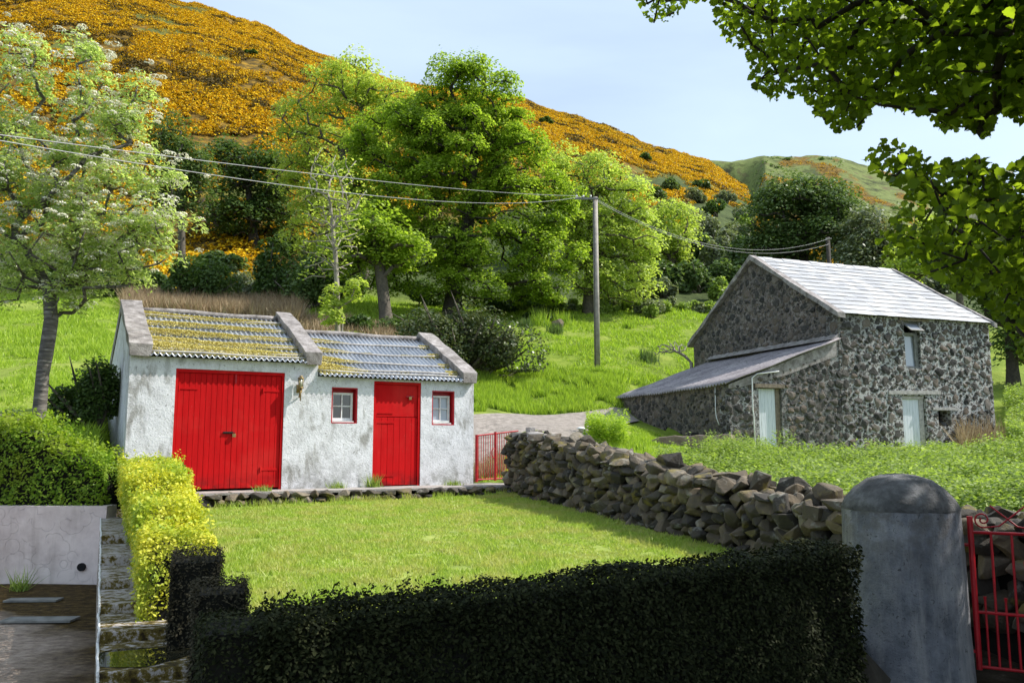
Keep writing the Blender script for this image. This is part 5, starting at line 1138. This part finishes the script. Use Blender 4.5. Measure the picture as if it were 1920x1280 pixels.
tree('olive_tree', 'small rounded olive-green tree on the hillside right of the airy yellow-green tree', 'tree', [(1262, 520), (1258, 470)], 60, [(1258, 440, 46, 48), (1240, 480, 40, 40)], 70, 8000, .25, 1.4, M['ash'], M['bark'], .2, .02, .8, shell=.4)
tree('dense_tree', 'shaded green tree beyond the right gable of the barn', 'tree', [(1900, 720), (1895, 640), (1890, 580)], 36, [(1890, 560, 55, 60), (1850, 500, 60, 50), (1930, 640, 50, 60), (1780, 480, 50, 30)], 120, 14000, .2, 1.0, M['darkleaf'], M['bark_dark'], .25, .02, .7, shell=.3)
tree('pale_shrub_tree', 'pale yellow-green tree behind the right end of the barn roof', 'tree', [(1800, 560), (1795, 500)], 48, [(1760, 460, 60, 40), (1830, 450, 50, 50), (1710, 500, 50, 28)], 90, 10000, .22, 1.2, M['yellowgreen'], M['bark'], .2, .02, .7, shell=.3)
bush('bramble_bush', 'big tangled bramble bush with bare twigs behind the right end of the shed', 'bush', 882, 690, 125, 140, 30.5, 17000, .13, M['bramble'], lumps=16, bare=60)
bush('dark_shrub', 'dark round evergreen shrub at the left above the brown rushes', 'shrub', 355, 560, 78, 95, 41, 5000, .2, M['darkleaf'])
bush('dark_shrub', 'dark bluish-green shrub left of the slender bare tree', 'shrub', 505, 570, 68, 110, 42, 5500, .2, M['darkleaf'])
bush('green_shrub', 'mid-green bushy shrub behind the slender bare tree', 'shrub', 585, 575, 60, 110, 40, 4500, .2, M['scrub'])
bush('green_shrub', 'bushy green shrub in shadow under the right side of the sycamore', 'shrub', 1000, 580, 60, 50, 46, 4000, .2, M['scrub'])
bush('green_shrub', 'shrub in shadow below the left limbs of the sycamore', 'shrub', 790, 570, 60, 50, 47, 4000, .2, M['scrub'])
bush('leafy_bush', 'bright leafy growth peeping over the ridge of the left shed roof', 'bush', 350, 600, 110, 42, 19.5, 3500, .09, M['nettle'], lumps=14)
bush('bank_shrub', 'dark scrubby bush in shadow between the rowan trunk and the shed', 'bush', 175, 780, 80, 130, 14.4, 9000, .07, M['darkleaf'], bare=8)
bush('bank_shrub', 'low weedy bush on the bank beside the rowan trunk', 'bush', 20, 780, 40, 45, 13.6, 1800, .06, M['scrub'])
k_ = 0
for (px_, row, rx, rz, Y, mt) in [(1235, 0, 42, 60, 54, 'scrub'), (1290, 0, 45, 62, 54, 'scrub'), (1340, 0, 46, 62, 55, 'scrub'), (1390, 0, 44, 55, 56, 'scrub'), (1180, 0, 45, 50, 52, 'scrub'), (1320, 0, 30, 62, 62, 'greyleaf'), (1375, 0, 36, 60, 66, 'scrub'), (1285, 0, 40, 55, 66, 'darkleaf'), (1230, 0, 36, 50, 68, 'scrub'),
        (1360, 0, 34, 45, 78, 'greyleaf'), (1300, 0, 32, 40, 80, 'scrub'), (1400, 0, 40, 46, 82, 'scrub'), (1250, 0, 28, 34, 88, 'greyleaf'), (1330, 0, 30, 34, 94, 'darkleaf'), (1380, 0, 30, 32, 98, 'greyleaf'), (1215, 0, 26, 32, 98, 'darkleaf'), (1290, 0, 26, 30, 104, 'greyleaf'), (1345, 0, 24, 26, 112, 'greyleaf'), (1250, 0, 22, 26, 110, 'scrub'), (1390, 0, 22, 24, 115, 'scrub'), (1420, 0, 30, 40, 95, 'scrub'), (1310, 0, 22, 22, 120, 'darkleaf'),
        (1025, 0, 15, 18, 150, 'darkleaf'), (1205, 0, 15, 16, 150, 'darkleaf'), (475, 0, 12, 12, 130, 'darkleaf'), (1130, 0, 34, 40, 60, 'scrub'), (1060, 0, 30, 40, 58, 'scrub'), (250, 0, 60, 60, 50, 'scrub'), (430, 0, 50, 50, 52, 'scrub'), (640, 0, 60, 60, 56, 'scrub'), (760, 0, 60, 60, 58, 'scrub'), (880, 0, 60, 60, 58, 'scrub'), (980, 0, 50, 50, 58, 'scrub'), (550, 0, 50, 50, 60, 'darkleaf'), (140, 0, 60, 50, 50, 'darkleaf'), (20, 0, 60, 50, 50, 'scrub'), (1450, 0, 40, 50, 62, 'scrub'), (1650, 0, 50, 50, 70, 'scrub'), (1720, 0, 50, 50, 64, 'greyleaf'), (1560, 0, 60, 50, 54, 'scrub')]:
    lab = {'scrub': 'mid-green scrub bush among the others on the slope above the field', 'greyleaf': 'pale grey-green scrub bush on the slope above the field', 'darkleaf': 'dark rounded scrub bush on the gorse hillside'}[mt]
    bush('scrub_bush', lab, 'bush', px_, row, rx, rz, Y, 2300 if Y < 90 else 1100, .22 + Y * .0018, M[mt], group={'scrub': 'mid-green hillside scrub bushes', 'greyleaf': 'grey-green hillside scrub bushes', 'darkleaf': 'dark hillside scrub bushes'}[mt], lumps=7)
for k in range(24):
    px_ = 960 + k * 16 + rng.uniform(-6, 6); bush('hedgerow_bush', 'low leafy bush in the hedgerow along the top of the field', 'bush', px_, 0, rng.uniform(16, 30), rng.uniform(16, 34), rng.uniform(44.5, 47.5), 700, .18, M['nettle' if k % 3 else 'greyleaf'], group='low hedgerow bushes along the top of the field', lumps=5)
# bare thorn beside the barn
th = at(1296, 684, 31.5); thz = tz(th.x, th.y); att = lobes_att([(1250, 652, 26, 12), (1275, 648, 20, 12), (1238, 660, 14, 8)], 31.5, 60, .6)
root = empty('thorn_tree', (th.x, th.y, thz), 'small wind-bent bare thorn tree leaning left beside the barn', 'tree')
P, par, nt, tips = skeleton([np.array(p) for p in (Vector((th.x, th.y, thz - .1)), at(1296, 680, 31.5), at(1285, 668, 31.5), at(1272, 660, 31.5))], att, .25, 0, .1); limbs('trunk', P, par, nt, tips, .06, .006, M['bark_pale'], root, 5)
# rush tufts, rocks in the field
for k, (px_, Y, sc_) in enumerate([(1012, 41, 1.1), (1042, 39.5, .7), (1055, 42, .9), (985, 40, .6), (1180, 42, .6), (1215, 35, .7)]):
    c_ = at(px_, 700, Y); x = c_.x + rng.normal(size=160) * .25 * sc_; y = Y + rng.normal(size=160) * .25 * sc_
    meta(link('rush_tuft', npmesh('rush_tuft', blades(np.stack([x, y, terr(x, y)], 1), .7 * sc_, .05, .3), 3), M['scrub' if k % 2 else 'fieldgrass']), 'small tuft of rushes growing in the sunny field', 'rush tuft', 'rush tufts scattered in the sunny field')
for (px_, Y, r_, lab) in ((1047, 41, .42, 'grey rock lying in the sunny field left of the utility pole'), (34, 12.9, .3, 'pale rock on the bank left of the rowan trunk'), (10, 13.2, .38, 'brownish mossy rock at the left edge of the photo by the rowan')):
    c_ = at(px_, 700, Y); mb = MB(); put_rock(mb, (c_.x, Y, tz(c_.x, Y) + r_ * .35), (r_, r_ * .8, r_ * .7)); meta(mb.build('rock', M['coping' if r_ < .35 else 'stone']), lab, 'rock')
# weeds at the foot of the shed and in the yard
for (s, d, h, lab) in ((3.42, -.12, .22, 'leafy weed at the left foot of the red stable door'), (2.75, -.1, .12, 'small weed at the foot of the wall under the left window'), (1.4, -.35, .1, 'small weed on the terrace in front of the garage door'), (5.0, -.2, .1, 'small weed on the terrace under the right window')):
    c_ = SF(s, d, .804); x = rng.normal(size=90) * .07 + c_.x; y = rng.normal(size=90) * .05 + c_.y
    meta(link('weed', npmesh('weed', blades(np.stack([x, y, x * 0 + .80], 1), h, .02, .4), 3), M['nettle']), lab, 'weed')
for (px_, py_, n_, h, lab) in ((38, 1108, 60, .22, 'tuft of green weeds at the foot of the yard wall'),):
    c_ = onz(px_, py_, 0); x = rng.normal(size=n_) * .05 + c_.x; y = rng.normal(size=n_) * .03 + c_.y
    meta(link('weed', npmesh('weed', blades(np.stack([x, y, x * 0], 1), h, .016, .6), 3), M['nettle']), lab, 'weed')
x = rng.uniform(-5.3, 0, 1500); t = (x + 5.3) / 5.3; y = T0.y + (x - T0.x) * (tv.y / tv.x) - .22 + rng.normal(size=1500) * .06; k = fbm(x * 2.5, y, 5) > .42; x, y = x[k], y[k]
meta(link('edge_grass', npmesh('edge_grass', blades(np.stack([x, y, lz(x, y)], 1), .11, .014, .4), 3), M['grass']), 'longer grass along the foot of the terrace stones', 'grass', kind='stuff')

# ---------------------------------------------------------------- poles and wires
def wire(name, A, B, sag, r, label, n=40):
    P = [A.lerp(B, t) - Vector((0, 0, sag * 4 * t * (1 - t))) for t in np.linspace(0, 1, n)]; mb = MB(); mb.tube(P, r, 5); return meta(mb.build(name, M['cable'], smooth=True), label, 'cable')
p1 = at(1120, 695, 33); z1 = tz(p1.x, 33); top1 = at(1116, 370, 33)
up1 = empty('utility_pole', (p1.x, 33, z1), 'tall weathered wooden utility pole standing in the sunny field', 'pole')
mb = MB(); mb.tube([(p1.x, 33, z1 - .3), (top1.x, 33, top1.z)], [.125, .1], 12); mb.build('mast', M['pole'], up1, True)
mb = MB(); mb.box((top1.x - .85, 32.86, top1.z - .13), (top1.x + .12, 32.92, top1.z - .05)); mb.build('bracket', M['metalgrey'], up1)
for k, dx in enumerate((-.78, -.5, -.2)):
    mb = MB(); mb.tube([(top1.x + dx, 32.85, top1.z - .05), (top1.x + dx, 32.85, top1.z + .04)], .035, 8); mb.build('insulator', M['porcelain'], up1, True)
mb = MB(); mb.tube([(p1.x - .1, 32.87, z1), (top1.x - .08, 32.88, top1.z - .3)], .018, 5); mb.build('cable_run', M['iron'], up1)
wire('overhead_cable', at(-160, 232, 7.5), Vector((top1.x - .78, 32.85, top1.z + .02)), .16, .006, 'upper overhead cable running from the left edge to the utility pole')
wire('overhead_cable', at(-160, 236, 7.5), Vector((top1.x - .5, 32.85, top1.z + .0)), .5, .006, 'lower, more sagging overhead cable from the left edge to the utility pole')
p2 = at(1555, 495, 41); z2 = tz(p2.x, 41); top2 = at(1552, 445, 41)
up2 = empty('utility_pole', (p2.x, 41, z2), 'distant dark utility pole showing above the barn roof ridge', 'pole')
mb = MB(); mb.tube([(p2.x, 41, z2 - .3), (top2.x, 41, top2.z)], [.12, .1], 10); mb.build('mast', M['bark_dark'], up2, True)
mb = MB(); mb.tube([(top2.x - .15, 40.9, top2.z - .1), (top2.x + .15, 40.9, top2.z - .1)], .04, 8); mb.build('bracket', M['metalgrey'], up2)
wire('overhead_cable', Vector((top1.x, 33, top1.z - .05)), Vector((top2.x, 40.9, top2.z - .1)), 1.25, .007, 'overhead cable sagging between the two utility poles, uppermost at the far pole')
wire('overhead_cable', Vector((top1.x, 33, top1.z - .12)), Vector((top2.x, 40.9, top2.z - .38)), 1.2, .007, 'overhead cable sagging between the two utility poles, lower at the far pole')

# ---------------------------------------------------------------- overhanging sycamore in the foreground
R1 = [(1178, -60), (1195, 15), (1225, 45), (1255, 40), (1285, 10), (1330, 0), (1350, 70), (1400, 95), (1408, 165), (1450, 190), (1500, 178), (1530, 215), (1575, 248), (1612, 238), (1640, 195), (1700, 210), (1745, 220), (1775, 250), (1805, 235), (1850, 262), (1880, 212), (1925, 235), (2100, 240), (2100, -60)]
R2 = [(1622, 300), (1650, 262), (1690, 268), (1730, 296), (1790, 305), (1850, 292), (1880, 325), (1940, 285), (2100, 270), (2100, 720), (1915, 672), (1885, 610), (1845, 570), (1790, 545), (1730, 505), (1655, 485), (1628, 435), (1690, 400), (1700, 360), (1650, 335)]
def allowed(P, margin=0):
    px, py = proj(P); infr = (px > -80) & (px < 2000) & (py > -70) & (py < 1350) & (P[:, 1] > .1)
    ok = inpoly(px, py, R1) | inpoly(px, py, R2); h = P[:, 2] - 1.0; k = h / SUNV.z
    sx = P[:, 0] - SUNV.x * k; sy = P[:, 1] - SUNV.y * k; shade_ok = sy < 5.75 + .15 * sx
    return np.where(infr, ok, True) & shade_ok & (P[:, 2] > 1.7)
def sample_poly(poly, n, y0, y1):
    xs = [p[0] for p in poly]; ys = [p[1] for p in poly]; x = rng.uniform(min(xs), min(2080, max(xs)), n * 4); y = rng.uniform(max(-60, min(ys)), max(ys), n * 4); k = inpoly(x, y, poly); x, y = x[k][:n], y[k][:n]
    Y = rng.uniform(y0, y1, len(x)); return np.array([tuple(at(a, b, c)) for a, b, c in zip(x, y, Y)])
A1 = sample_poly(R1, 430, 4.6, 6.6); A2 = sample_poly(R2, 170, 3.9, 5.4)
d = unit(rng.normal(size=(1500, 3))); rr = rng.uniform(0, 1, 1500) ** .4; A3 = np.array([4.5, 2.9, 5.7]) + d * rr[:, None] * np.array([5.6, 4.2, 2.5])
pa, pb = proj(A3); A3 = A3[~((pa > -250) & (pa < 2170) & (pb > -260) & (A3[:, 1] > .1))]
A3 = A3[allowed(A3) & (A3[:, 2] > 3.2) & ((A3[:, 1] < 3.3) | (A3[:, 0] > 6.2) | (rng.uniform(size=len(A3)) < .22))]; A3 = A3[:430]
def inner(P): return P[allowed(P)]
A1 = inner(A1); A2 = inner(A2); att = np.vstack([A1, A2, A3])
ftree = empty('sycamore_tree', (7.4, 3.9, 0), 'overhanging broad-leaved tree whose dark boughs fill the upper right corner', 'tree')
tr = [np.array(p) for p in ((7.4, 3.9, -.1), (7.35, 3.9, 1.2), (7.2, 3.95, 2.4), (7.0, 4.0, 3.4), (6.6, 4.1, 4.4), (6.2, 4.1, 5.4))]
P, par, nt, tips = skeleton(tr, att, .3, 0, .06, bias=.25)
pxv, pyv = proj(P); infr = (pxv > 0) & (pxv < 1920) & (pyv > 0) & (P[:, 1] > .1)
vis = ~infr | inpoly(pxv, pyv, R1) | inpoly(pxv, pyv, R2); pm_ = np.where(par >= 0, par, 0); mx, my = (pxv + pxv[pm_]) / 2, (pyv + pyv[pm_]) / 2; vis &= (vis[pm_]) & (~((mx > 0) & (mx < 1920) & (my > 0)) | inpoly(mx, my, R1) | inpoly(mx, my, R2))
limbs('trunk', P, par, nt, tips, .2, .003, M['bark_dark'], ftree, 6, expo=1.75, keep=vis)
def clus(A, m, rc):
    idx = np.repeat(np.arange(len(A)), m); L_ = A[idx] + rng.normal(size=(len(idx), 3)) * rc * np.array([1, 1, .7]); return L_[allowed(L_)]
L1 = clus(A1, 40, .19); L2 = clus(A2, 27, .18); L3 = clus(A3, 62, .42); pa, pb = proj(L3); L3 = L3[~((pa > -60) & (pa < 1980) & (pb > -60) & (L3[:, 1] > .1))]
px, py = proj(L1)
VV = []
for L_, s_ in ((L1, np.interp(px, [1200, 1500, 1900], [.036, .048, .064])), (L2, .054), (L3, .12)):
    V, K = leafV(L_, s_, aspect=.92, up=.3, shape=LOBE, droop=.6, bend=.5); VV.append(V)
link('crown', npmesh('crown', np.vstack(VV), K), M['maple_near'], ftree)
for k, (px_, Y, rx, rz, mt) in enumerate([(255, 44, 50, 48, 'scrub'), (320, 45, 45, 50, 'darkleaf'), (415, 44, 46, 46, 'scrub'), (470, 43.5, 40, 60, 'greyleaf'), (545, 44, 46, 60, 'scrub'), (600, 44.5, 50, 70, 'scrub'), (665, 45, 45, 60, 'darkleaf'), (60, 45, 55, 40, 'scrub'), (150, 45, 50, 44, 'scrub')]):
    bush('field_edge_bush', 'leafy bush of the overgrown field edge behind the rowan and left shed bay', 'bush', px_, 0, rx, rz, Y, 2600, .22, M[mt], group='bushes of the overgrown field edge at left', lumps=8)
for k, (px_, Y, rx, rz) in enumerate([(690, 35, 40, 42), (765, 37, 48, 40), (820, 38, 44, 36), (1010, 43, 34, 26), (930, 44, 44, 34)]):
    bush('undergrowth_bush', 'dark bushy undergrowth in the shade at the foot of the sycamore', 'bush', px_, 0, rx, rz, Y, 2600, .16, M['darkleaf' if k % 2 == 0 else 'scrub'], group='dark undergrowth below the sycamore', lumps=7)
# scattered scrub and heather on the far green hill
n = 2600; px = rng.uniform(1330, 2000, n); Y = rng.uniform(190, 505, n); x = (px - 960) / FPX * Y; k = fbm(x / 20, Y / 34, 91) > .53; x, Y = x[k], Y[k]; m = 16; idx = np.repeat(np.arange(len(x)), m); z = terr(x, Y)
P = np.stack([x[idx], Y[idx], z[idx]], 1) + rng.normal(size=(len(idx), 3)) * np.array([1.6, 1.6, .7]) * rng.uniform(.4, 1.3, len(x))[idx][:, None] + np.array([0, 0, .8])
meta(leafobj('far_scrub', P, 1.5, M['darkleaf'], up=.3), 'dark specks of scrub scattered over the far green hill', 'scrub', kind='stuff')
for k in range(26):
    mt = ('scrub', 'greyleaf', 'nettle')[k % 3]; px_ = 1150 + (k * 37) % 310; Y = 49 + (k * 7.3) % 34
    lab = {'scrub': 'mid-green scrub bush among the others on the slope above the field', 'greyleaf': 'pale grey-green scrub bush on the slope above the field', 'nettle': 'bright yellow-green bush on the slope above the field, right of the pole'}[mt]
    bush('scrub_bush', lab, 'bush', px_, 0, rng.uniform(26, 48), rng.uniform(28, 56), Y, 1600, .2 + Y * .0016, M[mt], group={'scrub': 'mid-green hillside scrub bushes', 'greyleaf': 'grey-green hillside scrub bushes', 'nettle': 'bright hillside scrub bushes'}[mt], lumps=7)
